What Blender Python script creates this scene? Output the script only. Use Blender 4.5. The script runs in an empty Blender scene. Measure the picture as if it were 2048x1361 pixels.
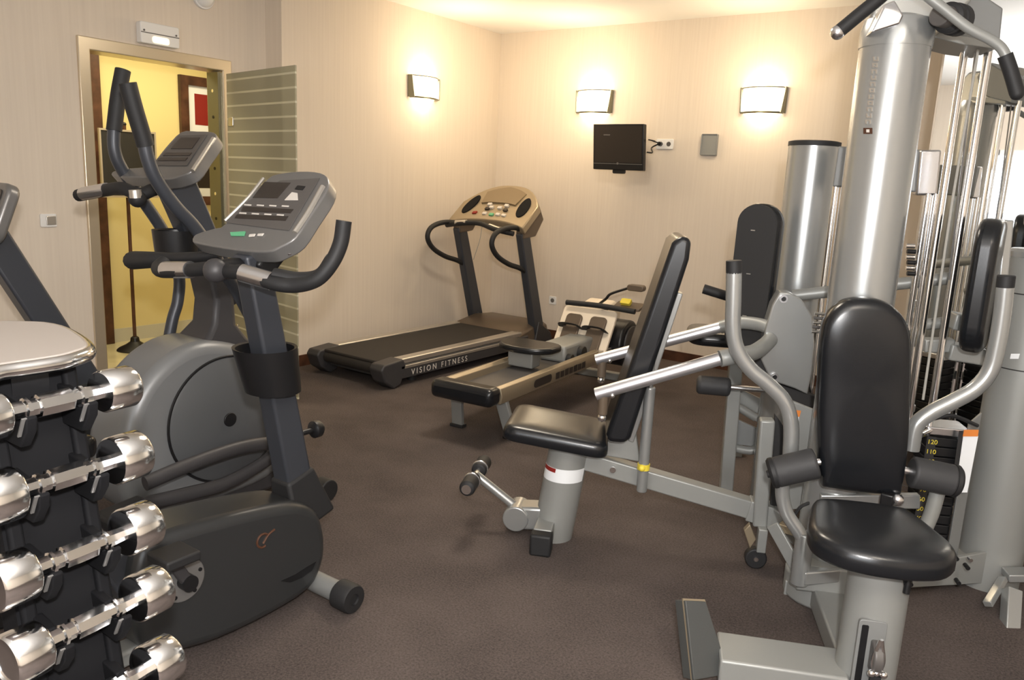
import bpy, bmesh, math, random
from mathutils import Vector, Matrix
random.seed(7)
PI = math.pi
SC = bpy.context.scene
COL = SC.collection

# ------------------------------------------------------------------ camera
W, H, F = 2048, 1361, 1575.0
CX, CY = W/2, H/2
CAM = Vector((0, 0, 1.46))
def _dir(p): return Vector((p[0]-CX, -(p[1]-CY), -F))
_up = -_dir((660, 8400)).normalized()
_yy = _dir((2160, 410)); _yy = (_yy-_up*_yy.dot(_up)).normalized()
_xx = _yy.cross(_up)
ROT = Matrix((_xx, _yy, _up))
cam_d = bpy.data.cameras.new('camera'); cam_d.sensor_width = 36; cam_d.lens = F/W*36
cam_d.clip_start = 0.02
cam = bpy.data.objects.new('camera', cam_d); COL.objects.link(cam)
cam.matrix_world = Matrix.Translation(CAM) @ ROT.to_4x4()
SC.camera = cam

def ray(px, py): return (ROT @ _dir((px, py))).normalized()
def hit(px, py, p0, n):
    v = ray(px, py); n = Vector(n); return CAM + v*((Vector(p0)-CAM).dot(n)/v.dot(n))
def PX(x, px, py): return hit(px, py, (x, 0, 0), (1, 0, 0))
def PY(y, px, py): return hit(px, py, (0, y, 0), (0, 1, 0))
def PZ(z, px, py): return hit(px, py, (0, 0, z), (0, 0, 1))
# frame of the multi station gym: a along E (right), b along D (front), origin at the tower foot
GT = Vector((-.564, 2.89, 0)); GE = Vector((.908, .419, 0)).normalized(); GD = Vector((GE.y, -GE.x, 0))
UP = Vector((0, 0, 1))
def G(a, b, z): return GT + GE*a + GD*b + UP*z
def gb(b, px, py): return hit(px, py, GT+GD*b, GD)

# ------------------------------------------------------------------ materials
def mat(name, col, rough=.5, metal=0., spec=.5, noise=0, nscale=40, bump=0, bscale=200, emit=None, estr=0, coat=0, trans=0, ior=1.45, alpha=1):
    m = bpy.data.materials.new(name); m.use_nodes = True
    nt = m.node_tree; b = nt.nodes['Principled BSDF']
    b.inputs['Base Color'].default_value = (*col, 1); b.inputs['Roughness'].default_value = rough
    b.inputs['Metallic'].default_value = metal; b.inputs['Specular IOR Level'].default_value = spec
    b.inputs['Coat Weight'].default_value = coat; b.inputs['Transmission Weight'].default_value = trans
    b.inputs['IOR'].default_value = ior; b.inputs['Alpha'].default_value = alpha
    if emit: b.inputs['Emission Color'].default_value = (*emit, 1); b.inputs['Emission Strength'].default_value = estr
    tc = nt.nodes.new('ShaderNodeTexCoord')
    if noise:
        n = nt.nodes.new('ShaderNodeTexNoise'); n.inputs['Scale'].default_value = nscale; n.inputs['Detail'].default_value = 4
        nt.links.new(tc.outputs['Object'], n.inputs['Vector'])
        r = nt.nodes.new('ShaderNodeValToRGB')
        r.color_ramp.elements[0].position = .3; r.color_ramp.elements[1].position = .7
        r.color_ramp.elements[0].color = (*[c*(1-noise) for c in col], 1)
        r.color_ramp.elements[1].color = (*[min(1, c*(1+noise)) for c in col], 1)
        nt.links.new(n.outputs['Fac'], r.inputs['Fac']); nt.links.new(r.outputs['Color'], b.inputs['Base Color'])
    if bump:
        n = nt.nodes.new('ShaderNodeTexNoise'); n.inputs['Scale'].default_value = bscale; n.inputs['Detail'].default_value = 3
        nt.links.new(tc.outputs['Object'], n.inputs['Vector'])
        bp = nt.nodes.new('ShaderNodeBump'); bp.inputs['Strength'].default_value = bump; bp.inputs['Distance'].default_value = .01
        nt.links.new(n.outputs['Fac'], bp.inputs['Height']); nt.links.new(bp.outputs['Normal'], b.inputs['Normal'])
    return m

def wallpaper():
    m = mat('wallpaper', (.68, .60, .52), .7, spec=.25)
    nt = m.node_tree; b = nt.nodes['Principled BSDF']
    tc = nt.nodes.new('ShaderNodeTexCoord'); mp = nt.nodes.new('ShaderNodeMapping'); mp.inputs['Scale'].default_value = (1, 1, .02)
    n = nt.nodes.new('ShaderNodeTexNoise'); n.inputs['Scale'].default_value = 60; n.inputs['Detail'].default_value = 6
    nt.links.new(tc.outputs['Object'], mp.inputs['Vector']); nt.links.new(mp.outputs['Vector'], n.inputs['Vector'])
    r = nt.nodes.new('ShaderNodeValToRGB')
    r.color_ramp.elements[0].position = .3; r.color_ramp.elements[0].color = (.685, .60, .505, 1)
    r.color_ramp.elements[1].position = .7; r.color_ramp.elements[1].color = (.725, .64, .54, 1)
    nt.links.new(n.outputs['Fac'], r.inputs['Fac']); nt.links.new(r.outputs['Color'], b.inputs['Base Color'])
    bp = nt.nodes.new('ShaderNodeBump'); bp.inputs['Strength'].default_value = .03; bp.inputs['Distance'].default_value = .003
    nt.links.new(n.outputs['Fac'], bp.inputs['Height']); nt.links.new(bp.outputs['Normal'], b.inputs['Normal'])
    return m

def carpet():
    m = mat('carpet', (.1, .07, .06), .95, spec=.1)
    nt = m.node_tree; b = nt.nodes['Principled BSDF']
    tc = nt.nodes.new('ShaderNodeTexCoord')
    n = nt.nodes.new('ShaderNodeTexNoise'); n.inputs['Scale'].default_value = 130; n.inputs['Detail'].default_value = 5; n.inputs['Roughness'].default_value = .8
    n2 = nt.nodes.new('ShaderNodeTexNoise'); n2.inputs['Scale'].default_value = 3; n2.inputs['Detail'].default_value = 4
    mx = nt.nodes.new('ShaderNodeMix'); mx.data_type = 'FLOAT'; mx.inputs[0].default_value = .25
    nt.links.new(tc.outputs['Object'], n.inputs['Vector']); nt.links.new(tc.outputs['Object'], n2.inputs['Vector'])
    nt.links.new(n.outputs['Fac'], mx.inputs[2]); nt.links.new(n2.outputs['Fac'], mx.inputs[3])
    r = nt.nodes.new('ShaderNodeValToRGB')
    r.color_ramp.elements[0].position = .36; r.color_ramp.elements[0].color = (.050, .041, .038, 1)
    r.color_ramp.elements[1].position = .64; r.color_ramp.elements[1].color = (.146, .118, .107, 1)
    nt.links.new(mx.outputs[0], r.inputs['Fac']); nt.links.new(r.outputs['Color'], b.inputs['Base Color'])
    bp = nt.nodes.new('ShaderNodeBump'); bp.inputs['Strength'].default_value = .6; bp.inputs['Distance'].default_value = .006
    nt.links.new(n.outputs['Fac'], bp.inputs['Height']); nt.links.new(bp.outputs['Normal'], b.inputs['Normal'])
    return m

def frosted_bands():
    m = mat('banded_glass', (.80, .84, .76), .25, trans=1., ior=1.1)
    nt = m.node_tree; b = nt.nodes['Principled BSDF']; out = nt.nodes['Material Output']
    tr = nt.nodes.new('ShaderNodeBsdfTransparent'); tr.inputs['Color'].default_value = (.86, .90, .82, 1)
    gl = nt.nodes.new('ShaderNodeBsdfGlossy'); gl.inputs['Roughness'].default_value = .05
    fr = nt.nodes.new('ShaderNodeFresnel'); fr.inputs['IOR'].default_value = 1.3
    clear = nt.nodes.new('ShaderNodeMixShader')
    nt.links.new(fr.outputs[0], clear.inputs[0]); nt.links.new(tr.outputs[0], clear.inputs[1]); nt.links.new(gl.outputs[0], clear.inputs[2])
    df = nt.nodes.new('ShaderNodeBsdfDiffuse'); df.inputs['Color'].default_value = (.42, .39, .30, 1)
    tl = nt.nodes.new('ShaderNodeMixShader'); tl.inputs[0].default_value = .55
    nt.links.new(df.outputs[0], tl.inputs[2]); nt.links.new(tr.outputs[0], tl.inputs[1])
    tc = nt.nodes.new('ShaderNodeTexCoord'); sx = nt.nodes.new('ShaderNodeSeparateXYZ'); nt.links.new(tc.outputs['Object'], sx.inputs[0])
    md = nt.nodes.new('ShaderNodeMath'); md.operation = 'MODULO'; md.inputs[1].default_value = .083
    nt.links.new(sx.outputs['Z'], md.inputs[0])
    gt = nt.nodes.new('ShaderNodeMath'); gt.operation = 'GREATER_THAN'; gt.inputs[1].default_value = .012
    nt.links.new(md.outputs[0], gt.inputs[0])
    d2_ = nt.nodes.new('ShaderNodeBsdfDiffuse'); d2_.inputs['Color'].default_value = (.86, .82, .68, 1)
    ln = nt.nodes.new('ShaderNodeMixShader'); ln.inputs[0].default_value = .5; nt.links.new(clear.outputs[0], ln.inputs[1]); nt.links.new(d2_.outputs[0], ln.inputs[2])
    mx = nt.nodes.new('ShaderNodeMixShader'); nt.links.new(gt.outputs[0], mx.inputs[0]); nt.links.new(ln.outputs[0], mx.inputs[1]); nt.links.new(tl.outputs[0], mx.inputs[2])
    nt.links.new(mx.outputs[0], out.inputs['Surface'])
    return m

def marble():
    m = mat('marble_tile', (.62, .56, .36), .12, spec=.6, noise=.12, nscale=4)
    return m

M = dict(
    wall=wallpaper(), carpet=carpet(), glass=frosted_bands(), marble=marble(),
    ceil=mat('ceiling_paint', (.82, .80, .76), .8),
    white=mat('white_plastic', (.8, .79, .77), .4),
    cream=mat('cream_plastic', (.78, .68, .54), .4),
    corr=mat('corridor_paint', (.74, .63, .30), .55),
    skirt=mat('corridor_skirting', (.55, .53, .42), .3),
    wood=mat('dark_wood', (.075, .032, .018), .35, noise=.4, nscale=12),
    brass=mat('polished_steel', (.74, .64, .48), .30, .72),
    chrome=mat('chrome', (.94, .94, .945), .13, 1.),
    satin=mat('satin_silver', (.66, .66, .69), .36, .9),
    chrome_s=mat('satin_chrome', (.76, .76, .78), .27, 1.),
    silver=mat('silver_paint', (.40, .41, .405), .26, .62),
    grey=mat('grey_powder_coat', (.285, .29, .278), .42, .25, bump=.02, bscale=500),
    grey_d=mat('grey_shroud', (.22, .225, .222), .45, .2),
    vinyl=mat('black_vinyl', (.008, .009, .011), .27, spec=.6, bump=.025, bscale=350),
    board=mat('black_board', (.022, .021, .021), .7),
    rubber=mat('black_rubber', (.015, .015, .016), .6),
    foot=mat('grey_rubber_tread', (.06, .062, .06), .6, bump=.1, bscale=300),
    foam=mat('black_foam', (.035, .035, .037), .6, bump=.1, bscale=400),
    black=mat('black_plastic', (.009, .009, .010), .38),
    matte=mat('matte_black', (.005, .005, .006), .75, spec=.2),
    char=mat('charcoal_paint', (.046, .050, .060), .38, .2, spec=.6),
    hull=mat('charcoal_plastic', (.026, .027, .028), .34, spec=.6),
    disc=mat('grey_disc_plastic', (.085, .088, .092), .42),
    rim=mat('light_grey_rim', (.19, .195, .20), .38, .2),
    cons=mat('console_grey', (.19, .185, .18), .30, .4),
    tray=mat('tray_grey', (.42, .38, .35), .4, .2),
    dsteel=mat('dark_steel', (.22, .22, .17), .35, .8),
    cons_d=mat('console_dark_grey', (.11, .102, .097), .4, .2),
    scr=mat('screen_black', (.030, .024, .021), .28),
    champ=mat('champagne_plastic', (.36, .295, .205), .32, .5),
    champ_m=mat('bronze_panel', (.25, .195, .125), .35, .45),
    champ_d=mat('bronze_plastic', (.13, .098, .070), .35, .2),
    belt=mat('running_belt', (.026, .022, .019), .75, bump=.05, bscale=600),
    tread=mat('treadmill_charcoal', (.042, .040, .042), .45),
    alu=mat('brushed_aluminium', (.66, .63, .58), .32, .85),
    letter=mat('pale_lettering', (.36, .35, .32), .5),
    yellow=mat('yellow_paint', (.75, .60, .06), .45),
    green=mat('green_key', (.12, .42, .22), .4),
    red=mat('red_print', (.24, .014, .009), .6),
    orange=mat('orange_print', (.70, .22, .04), .5),
    paper=mat('white_print', (.80, .82, .84), .5),
    key=mat('pale_key', (.62, .58, .53), .4),
    mirror=mat('mirror_glass', (.90, .92, .92), .015, 1.),
    lampglass=mat('lamp_glass', (1, .95, .85), .3, emit=(1, .88, .68), estr=7),
    lampdiff=mat('added_fill_diffuser', (1, 1, 1), .3, emit=(1, .88, .72), estr=29),  # glowing face of the added ceiling fill
    exitlamp=mat('lit_emergency_lens', (1, .9, .75), .3, emit=(1, .82, .55), estr=.9),
    pane=mat('window_pane', (.9, .95, 1), .1, emit=(.86, .93, 1), estr=5),
)

# ------------------------------------------------------------------ mesh tools
def spline(pts, res=6, closed=False):
    pts = [Vector(p) for p in pts]; n = len(pts)
    if n < 3: return pts
    out = []
    rng = range(n) if closed else range(n-1)
    for i in rng:
        p0 = pts[(i-1) % n] if (closed or i > 0) else pts[0]*2-pts[1]
        p1 = pts[i]; p2 = pts[(i+1) % n]
        p3 = pts[(i+2) % n] if (closed or i+2 < n) else pts[-1]*2-pts[-2]
        for k in range(res):
            t = k/res
            out.append(.5*((2*p1)+(p2-p0)*t+(2*p0-5*p1+4*p2-p3)*t*t+(3*p1-p0-3*p2+p3)*t**3))
    if not closed: out.append(pts[-1])
    return out

def perp(v):
    v = Vector(v).normalized()
    a = Vector((0, 0, 1)) if abs(v.z) < .9 else Vector((1, 0, 0))
    x = v.cross(a).normalized(); return x, v.cross(x).normalized()

def rrect(c, u, v, w, h, r, n=5):
    c = Vector(c); u = Vector(u).normalized(); v = Vector(v).normalized(); out = []
    r = min(r, w/2-1e-4, h/2-1e-4)
    for sx, sy, a0 in ((1, 1, 0), (-1, 1, PI/2), (-1, -1, PI), (1, -1, 1.5*PI)):
        for k in range(n+1):
            a = a0+PI/2*k/n
            out.append(c+u*(sx*(w/2-r)+r*math.cos(a))+v*(sy*(h/2-r)+r*math.sin(a)))
    return out

class MB:
    def __init__(s): s.bm = bmesh.new()
    def face(s, vs):
        try: return s.bm.faces.new(vs)
        except ValueError: return None
    def poly(s, pts):
        s.face([s.bm.verts.new(Vector(p)) for p in pts]); return s
    def rings(s, rings, cap=True, closed=False):
        R = [[s.bm.verts.new(Vector(p)) for p in r] for r in rings]; n = len(R[0])
        m = len(R)
        for i in range(m if closed else m-1):
            A, B = R[i], R[(i+1) % m]
            for k in range(n): s.face((A[k], A[(k+1) % n], B[(k+1) % n], B[k]))
        if cap and not closed: s.face(R[0][::-1]); s.face(R[-1])
        return s
    def prism(s, pts, vec):
        pts = [Vector(p) for p in pts]; vec = Vector(vec)
        return s.rings([pts, [p+vec for p in pts]])
    def box(s, lo, hi):
        x0, y0, z0 = lo; x1, y1, z1 = hi
        return s.prism([(x0, y0, z0), (x1, y0, z0), (x1, y1, z0), (x0, y1, z0)], (0, 0, z1-z0))
    def obox(s, p0, p1, w, h, up=(0, 0, 1), w2=None, h2=None):
        p0 = Vector(p0); p1 = Vector(p1); t = (p1-p0).normalized(); up = Vector(up)
        x = t.cross(up).normalized(); y = x.cross(t).normalized()
        def ring(p, w, h): return [p+x*sx*w/2+y*sy*h/2 for sx, sy in ((-1, -1), (1, -1), (1, 1), (-1, 1))]
        return s.rings([ring(p0, w, h), ring(p1, w2 or w, h2 or h)])
    def cyl(s, p0, p1, r, r2=None, n=24):
        p0 = Vector(p0); p1 = Vector(p1); x, y = perp(p1-p0); r2 = r if r2 is None else r2
        f = lambda p, r: [p+(x*math.cos(2*PI*k/n)+y*math.sin(2*PI*k/n))*r for k in range(n)]
        return s.rings([f(p0, r), f(p1, r2)])
    def lathe(s, p0, axis, prof, n=24):
        p0 = Vector(p0); ax = Vector(axis).normalized(); x, y = perp(ax)
        return s.rings([[p0+ax*t+(x*math.cos(2*PI*k/n)+y*math.sin(2*PI*k/n))*max(r, 1e-4) for k in range(n)] for r, t in prof])
    def sphere(s, c, r, n=16):
        return s.lathe(Vector(c)-UP*r, UP, [(r*math.sin(PI*k/10), r-r*math.cos(PI*k/10)) for k in range(11)], n)
    def tube(s, pts, r, n=14, res=6, smooth=True, flat=1., closed=False, rr=None):
        P = spline(pts, res, closed) if smooth else [Vector(p) for p in pts]
        m = len(P); rings = []
        t0 = (P[1]-P[0]).normalized(); x, y = perp(t0)
        for i, p in enumerate(P):
            if closed: t = (P[(i+1) % m]-P[i-1]).normalized()
            else: t = (P[min(i+1, m-1)]-P[max(i-1, 0)]).normalized()
            x = (x-t*x.dot(t)).normalized(); y = t.cross(x)
            q = r if rr is None else rr[0]+(rr[1]-rr[0])*i/(m-1)
            rings.append([p+x*q*math.cos(2*PI*k/n)+y*q*flat*math.sin(2*PI*k/n) for k in range(n)])
        return s.rings(rings, closed=closed)

def ring4(x0, x1, o, b):
    """rectangular frame lying in a plane x = const: o = (y0, y1, z0, z1), b border"""
    y0, y1, z0, z1 = o
    f = lambda x, k: [(x, y0+k, z0+k), (x, y1-k, z0+k), (x, y1-k, z1-k), (x, y0+k, z1-k)]
    return MB().rings([f(x0, 0), f(x1, 0), f(x1, b), f(x0, b)], closed=True)
def pad(outline, vec, dome=.012):
    """upholstered pad: rounded shoulders and a slightly crowned face"""
    P = [Vector(p) for p in outline]; c = sum(P, Vector())/len(P); vec = Vector(vec); t = vec.length; n = vec.normalized()
    def ring(h, ins):
        o = []
        for p in P:
            d_ = (p-c); L = d_.length; o.append(c+d_*max(1-ins/L, .12)+n*h)
        return o
    return MB().rings([ring(*k) for k in ((0, .014), (.004, .004), (.012, 0), (t*.5, 0), (t*.72, .003), (t*.86, .010), (t*.95, .020), (t, .034), (t+dome*.55, .06), (t+dome*.85, .085), (t+dome, .12), (t+dome*1.06, .16))])
def brounded(q, r=.18, n=6):
    """rounded version of the four sided outline q"""
    u = rrect((.5, .5, 0), (1, 0, 0), (0, 1, 0), 1, 1, r, n); a, b, c, d_ = [Vector(p) for p in q]
    return [a*(1-p.x)*(1-p.y)+b*p.x*(1-p.y)+c*p.x*p.y+d_*(1-p.x)*p.y for p in u]
def tagk(o, label=None, cat=None, group=None, kind=None):
    if label: o['label'] = label
    if cat: o['category'] = cat
    if group: o['group'] = group
    if kind: o['kind'] = kind
    return o

ROOTLOC = {}
def thing(name, loc, label, cat, group=None):
    o = bpy.data.objects.new(name, None); COL.objects.link(o); o.empty_display_size = .1
    o.location = loc; ROOTLOC[o] = Vector(loc); return tagk(o, label, cat, group)

def part(name, mb, m, parent=None, bev=0, seg=3, ang=40, label=None):
    me = bpy.data.meshes.new(name); bm = mb.bm
    bmesh.ops.remove_doubles(bm, verts=bm.verts, dist=1e-6)
    bmesh.ops.recalc_face_normals(bm, faces=bm.faces)
    if parent is not None: off = ROOTLOC[parent]
    else:
        lo = [min(v.co[i] for v in bm.verts) for i in range(3)]; hi = [max(v.co[i] for v in bm.verts) for i in range(3)]
        off = Vector(((lo[0]+hi[0])/2, (lo[1]+hi[1])/2, lo[2]))
    for v in bm.verts: v.co -= off
    bm.to_mesh(me); bm.free()
    me.materials.append(M[m] if isinstance(m, str) else m)
    for p in me.polygons: p.use_smooth = True
    me.set_sharp_from_angle(angle=math.radians(ang))
    o = bpy.data.objects.new(name, me); COL.objects.link(o)
    ROOTLOC[o] = off
    if parent is not None: o.parent = parent
    else: o.location = off
    if bev:
        b = o.modifiers.new('bevel', 'BEVEL'); b.width = bev; b.segments = seg; b.limit_method = 'ANGLE'; b.angle_limit = math.radians(35)
        b.harden_normals = False
    if label: o['label'] = label
    return o

def struct(name, mb, m, **k):
    o = part(name, mb, m, **k)
    if o.parent is None: o['kind'] = 'structure'
    return o

def text(name, s, org, xd, ud, size, m, parent, depth=.001, spacing=1., align='LEFT'):
    c = bpy.data.curves.new(name, 'FONT'); c.body = s; c.size = size; c.extrude = depth; c.space_character = spacing; c.align_x = align
    t = bpy.data.objects.new(name, c); COL.objects.link(t)
    bpy.context.view_layer.update()
    me = bpy.data.meshes.new_from_object(t.evaluated_get(bpy.context.evaluated_depsgraph_get()))
    bpy.data.objects.remove(t)
    x = Vector(xd).normalized(); u = Vector(ud); u = (u-x*u.dot(x)).normalized(); z = x.cross(u)
    me.transform(Matrix.Translation(Vector(org)-ROOTLOC[parent]) @ Matrix((x, u, z)).transposed().to_4x4())
    me.materials.clear(); me.materials.append(M[m])
    o = bpy.data.objects.new(name, me); COL.objects.link(o); o.parent = parent; ROOTLOC[o] = ROOTLOC[parent]
    return o

def copy_tree(o, parent=None, delta=None):
    c = o.copy(); COL.objects.link(c)
    if parent is not None: c.parent = parent
    for ch in list(o.children): copy_tree(ch, c)
    return c
def dup(root, loc, label, group=None, rotz=0):
    c = copy_tree(root); c.location = loc; c['label'] = label; c.rotation_euler.z = rotz
    if group: c['group'] = group
    return c

# ------------------------------------------------------------------ room shell
XL, XD, YJ, YB, ZC = -4.627, -4.80, 3.705, 6.219, 2.78
XC = -6.28                                            # far wall of the corridor
YM, XM = 4.10, -.60                                   # mirrored partition
XR, YR = 3.2, -2.6
struct('floor', MB().box((XD-.001, YR-.1, -.1), (XR, YB+.1, 0)), 'carpet')
struct('floor_corridor', MB().box((XC-.2, 1.0, -.1), (XD-.002, 6.0, 0)), 'marble')
struct('ceiling', MB().box((XD-.2, YR-.1, ZC), (XR+.1, YB+.1, ZC+.1)), 'ceil')
D0, D1, DZ = 2.455, 3.36, 2.10                        # door opening
wl = MB()
wl.box((XD-.16, YR, 0), (XD, D0, ZC)); wl.box((XD-.16, D1, 0), (XD, YJ, ZC)); wl.box((XD-.16, D0, DZ), (XD, D1, ZC))
wl.box((XD-.16, YJ, 0), (XL, YB, ZC))
struct('wall_left', wl, 'wall')
struct('wall_back', MB().box((XD-.16, YB, 0), (XR, YB+.1, ZC)), 'wall')
struct('wall_right', MB().box((XR, YR, 0), (XR+.1, YB, ZC)), 'wall')
struct('wall_partition', MB().box((XM, YM+.012, 0), (XR, YM+.14, ZC)), 'wall')
wr = MB()
WX0, WX1, WZ0, WZ1 = -.9, 1.5, .9, 2.05
wr.box((XD-.16, YR-.1, 0), (WX0, YR, ZC)); wr.box((WX1, YR-.1, 0), (XR, YR, ZC)); wr.box((WX0, YR-.1, 0), (WX1, YR, WZ0)); wr.box((WX0, YR-.1, WZ1), (WX1, YR, ZC))
struct('wall_rear', wr, 'wall')
wf = MB()
for x in (WX0, (WX0+WX1)/2-.03, WX1-.06): wf.box((x, YR-.07, WZ0), (x+.06, YR+.01, WZ1))
for z in (WZ0, WZ1-.06): wf.box((WX0, YR-.07, z), (WX1, YR+.01, z+.06))
win = struct('window_1', wf, 'white')
part('pane', MB().box((WX0+.02, YR-.06, WZ0+.02), (WX1-.02, YR-.05, WZ1-.02)), 'pane', win)
bb = MB(); bb.box((XL, YJ, 0), (XL+.014, YB, .085)); bb.box((XD, D1+.06, 0), (XD+.014, YJ, .085)); bb.box((XD, YR, 0), (XD+.014, D0-.06, .085)); bb.box((XD, YJ-.014, 0), (XL+.014, YJ, .085))
struct('baseboard_left', bb, 'wood')
struct('baseboard_back', MB().box((XL+.014, YB-.014, 0), (XR, YB, .085)), 'wood')
# corridor
struct('wall_corridor', MB().box((XC-.1, 1.0, 0), (XC, 6.0, ZC)), 'corr')
struct('wall_corridor_end', MB().box((XC, 5.9, 0), (XD-.16, 6.0, ZC)).box((XC, 1.0, 0), (XD-.16, 1.1, ZC)), 'corr')
struct('ceiling_corridor', MB().box((XC-.1, 1.0, 2.5), (XD-.165, 6.0, 2.6)), 'ceil')
struct('baseboard_corridor', MB().box((XC, 1.1, 0), (XC+.014, 5.9, .11)), 'skirt')
# dark wooden door frame across the corridor, a strip of it in view
p = [PX(XC+.03, 176, 108), PX(XC+.03, 198, 108), PX(XC+.03, 224, 662)]
y0, y1 = p[0].y-.35, PX(XC+.03, 212, 400).y
struct('trim_1', MB().box((XC, y0, .0), (XC+.05, y1, 2.42)), 'wood', bev=.006)
# polished door frame
fr = MB(); ya, yb_, yc_, yd = D0-.055, D0+.013, D1-.015, D1+.053
fr.prism([(XD-.17, ya, 0), (XD-.17, yb_, 0), (XD-.17, yb_, DZ-.02), (XD-.17, yc_, DZ-.02), (XD-.17, yc_, 0), (XD-.17, yd, 0), (XD-.17, yd, DZ+.052), (XD-.17, ya, DZ+.052)], (.188, 0, 0))
door = struct('door_1', fr, 'brass', bev=.006)
hg = MB(); hg.box((XD-.12, D1-.045, .02), (XD+.0, D1-.016, DZ-.03))
hstrip = part('hinge_strip', hg, 'dsteel', door)
for k in range(11):
    z = .25+k*.17
    part('hinge_bolt', MB().cyl((XD-.06, D1-.047, z), (XD-.06, D1-.044, z), .011, n=10), 'black' if k % 2 else 'chrome', hstrip)
# swung open glass leaf
gh = Vector((XD+.045, D1-.01, 0)); gtip = PZ(2.06, 590, 130); gdir = Vector((gtip.x-gh.x, gtip.y-gh.y, 0)); gl_n = Vector((-gdir.y, gdir.x, 0)).normalized()
leaf = MB().prism([gh+UP*.02, gh+gdir+UP*.02, gh+gdir+UP*2.06, gh+UP*2.06], gl_n*.010)
d2 = struct('door_2', leaf, 'glass')
dh = MB()
for z in (.35, 1.75): dh.prism(rrect(gh+gdir*.06+UP*z-gl_n*.006, gdir, UP, .07, .06, .008), gl_n*.022)
part('hinge', dh, 'chrome_s', d2, bev=.003)

# mirror
mr = thing('wall_mirror', (1.3, YM, 0), 'tall frameless mirror covering the wall behind the multi station gym, at the right edge', 'mirror')
part('mirror_pane', MB().box((XM+.01, YM, .08), (XR-.05, YM+.010, 2.72)), 'mirror', mr)
part('mirror_rail', MB().box((XM+.005, YM-.006, .06), (XR-.05, YM+.011, .085)), 'chrome_s', mr)

# ------------------------------------------------------------------ wall things
def sconce(c, n, w, h, label, group):
    """c centre on the wall, n outward"""
    c = Vector(c); n = Vector(n); u = UP.cross(n); d = .10
    r = thing('wall_sconce', c-UP*h/2, label, 'wall lamp', group)
    pts = [c-u*w*.44+UP*-h*.44+n*.02]
    arc = [c+u*(w*.46*s)+n*(.035+.065*(1-s*s)) for s in [k/8 for k in range(-8, 9)]]
    rings = []
    for z in (-.45, .45): rings.append([p+UP*h*z for p in arc]+[c+u*w*.46+n*.02+UP*h*z, c-u*w*.46+n*.02+UP*h*z])
    part('lamp_shade', MB().rings(rings), 'lampglass', r, bev=.004)
    for s in (-1, 1): part('side_bracket', MB().prism([c+u*s*w*.49-UP*h*.50, c+u*s*w*.49+UP*h*.50, c+u*s*w*.49+UP*h*.50+n*.045, c+u*s*w*.44-UP*h*.50+n*.06], u*s*.010), 'dsteel', r, bev=.002)
    
    cl = MB(); arc2 = [p-UP*h*.485+n*.004 for p in arc]
    cl.tube([arc2[0]-n*.03]+arc2+[arc2[-1]-n*.03], .0085, n=8, smooth=False)
    part('lower_rail', cl, 'dsteel', r)
    arc3 = [p+UP*h*.475+n*.004 for p in arc]
    part('upper_rail', MB().tube([arc3[0]-n*.03]+arc3+[arc3[-1]-n*.03], .005, n=8, smooth=False), 'dsteel', r)
    part('back_plate', MB().prism(rrect(c+n*.001, u, UP, w*.8, h*.8, .01), n*.012), 'white', r)
    return r
s1 = sconce((XL, 5.145, 2.175), (1, 0, 0), .34, .175, 'glowing glass wall sconce alone on the left wall beside the room corner', 'lit wall sconces')
s2 = sconce((-3.575, YB, 2.155), (0, -1, 0), .34, .19, 'glowing glass wall sconce on the back wall right above the small television', 'lit wall sconces')
s3 = dup(s2, s2.location+Vector((1.48, 0, -.014)), 'glowing glass wall sconce on the back wall nearest the gym tower', 'lit wall sconces')

# television
tvp = [PY(5.97, *q) for q in ((1192, 249), (1293, 249), (1288, 342), (1185, 337))]
tv = thing('television', (sum(p.x for p in tvp)/4, YB, 1.6), 'small flat black television on a wall arm under the middle sconce', 'television')
x0, x1, z1, z0 = tvp[0].x, tvp[1].x, tvp[0].z, tvp[2].z
tl = .045   # leans forward at the top
def tvq(x, z): return Vector((x, 5.97-(z-z0)/(z1-z0)*tl, z))
body = MB().prism([tvq(x0, z0), tvq(x1, z0), tvq(x1, z1), tvq(x0, z1)], (0, .05, 0))
part('casing', body, 'black', tv, bev=.006)
part('screen', MB().prism([tvq(x0+.015, z0+.06)+Vector((0, -.002, 0)), tvq(x1-.015, z0+.06)+Vector((0, -.002, 0)), tvq(x1-.015, z1-.015)+Vector((0, -.002, 0)), tvq(x0+.015, z1-.015)+Vector((0, -.002, 0))], (0, .003, 0)), 'scr', tv)
part('trim_line', MB().prism([tvq(x0+.008, z0+.047)+Vector((0, -.003, 0)), tvq(x1-.008, z0+.047)+Vector((0, -.003, 0)), tvq(x1-.008, z0+.052)+Vector((0, -.003, 0)), tvq(x0+.008, z0+.052)+Vector((0, -.003, 0))], (0, .004, 0)), 'cons', tv)
part('logo_dot', MB().cyl(tvq((x0+x1)/2, z0+.052)+Vector((0, -.005, 0)), tvq((x0+x1)/2, z0+.052), .009), 'cons', tv)
part('logo_mark', MB().prism(rrect(tvq(x0+.13, z0+.28)+Vector((0, -.0035, 0)), (1, 0, 0), UP, .06, .010, .003), (0, .002, 0)), 'cons_d', tv)
part('speaker_foot', MB().prism(rrect(((x0+x1)/2+.0, 5.985, z0-.012), (1, 0, 0), UP, .11, .035, .012), (0, .03, 0)), 'black', tv, bev=.003)
part('wall_arm', MB().obox(((x0+x1)/2, 5.99, (z0+z1)/2), ((x0+x1)/2+.03, YB-.012, (z0+z1)/2), .05, .05).prism(rrect(((x0+x1)/2+.03, YB-.012, (z0+z1)/2), (1, 0, 0), UP, .12, .14, .01), (0, .014, 0)), 'black', tv)

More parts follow.
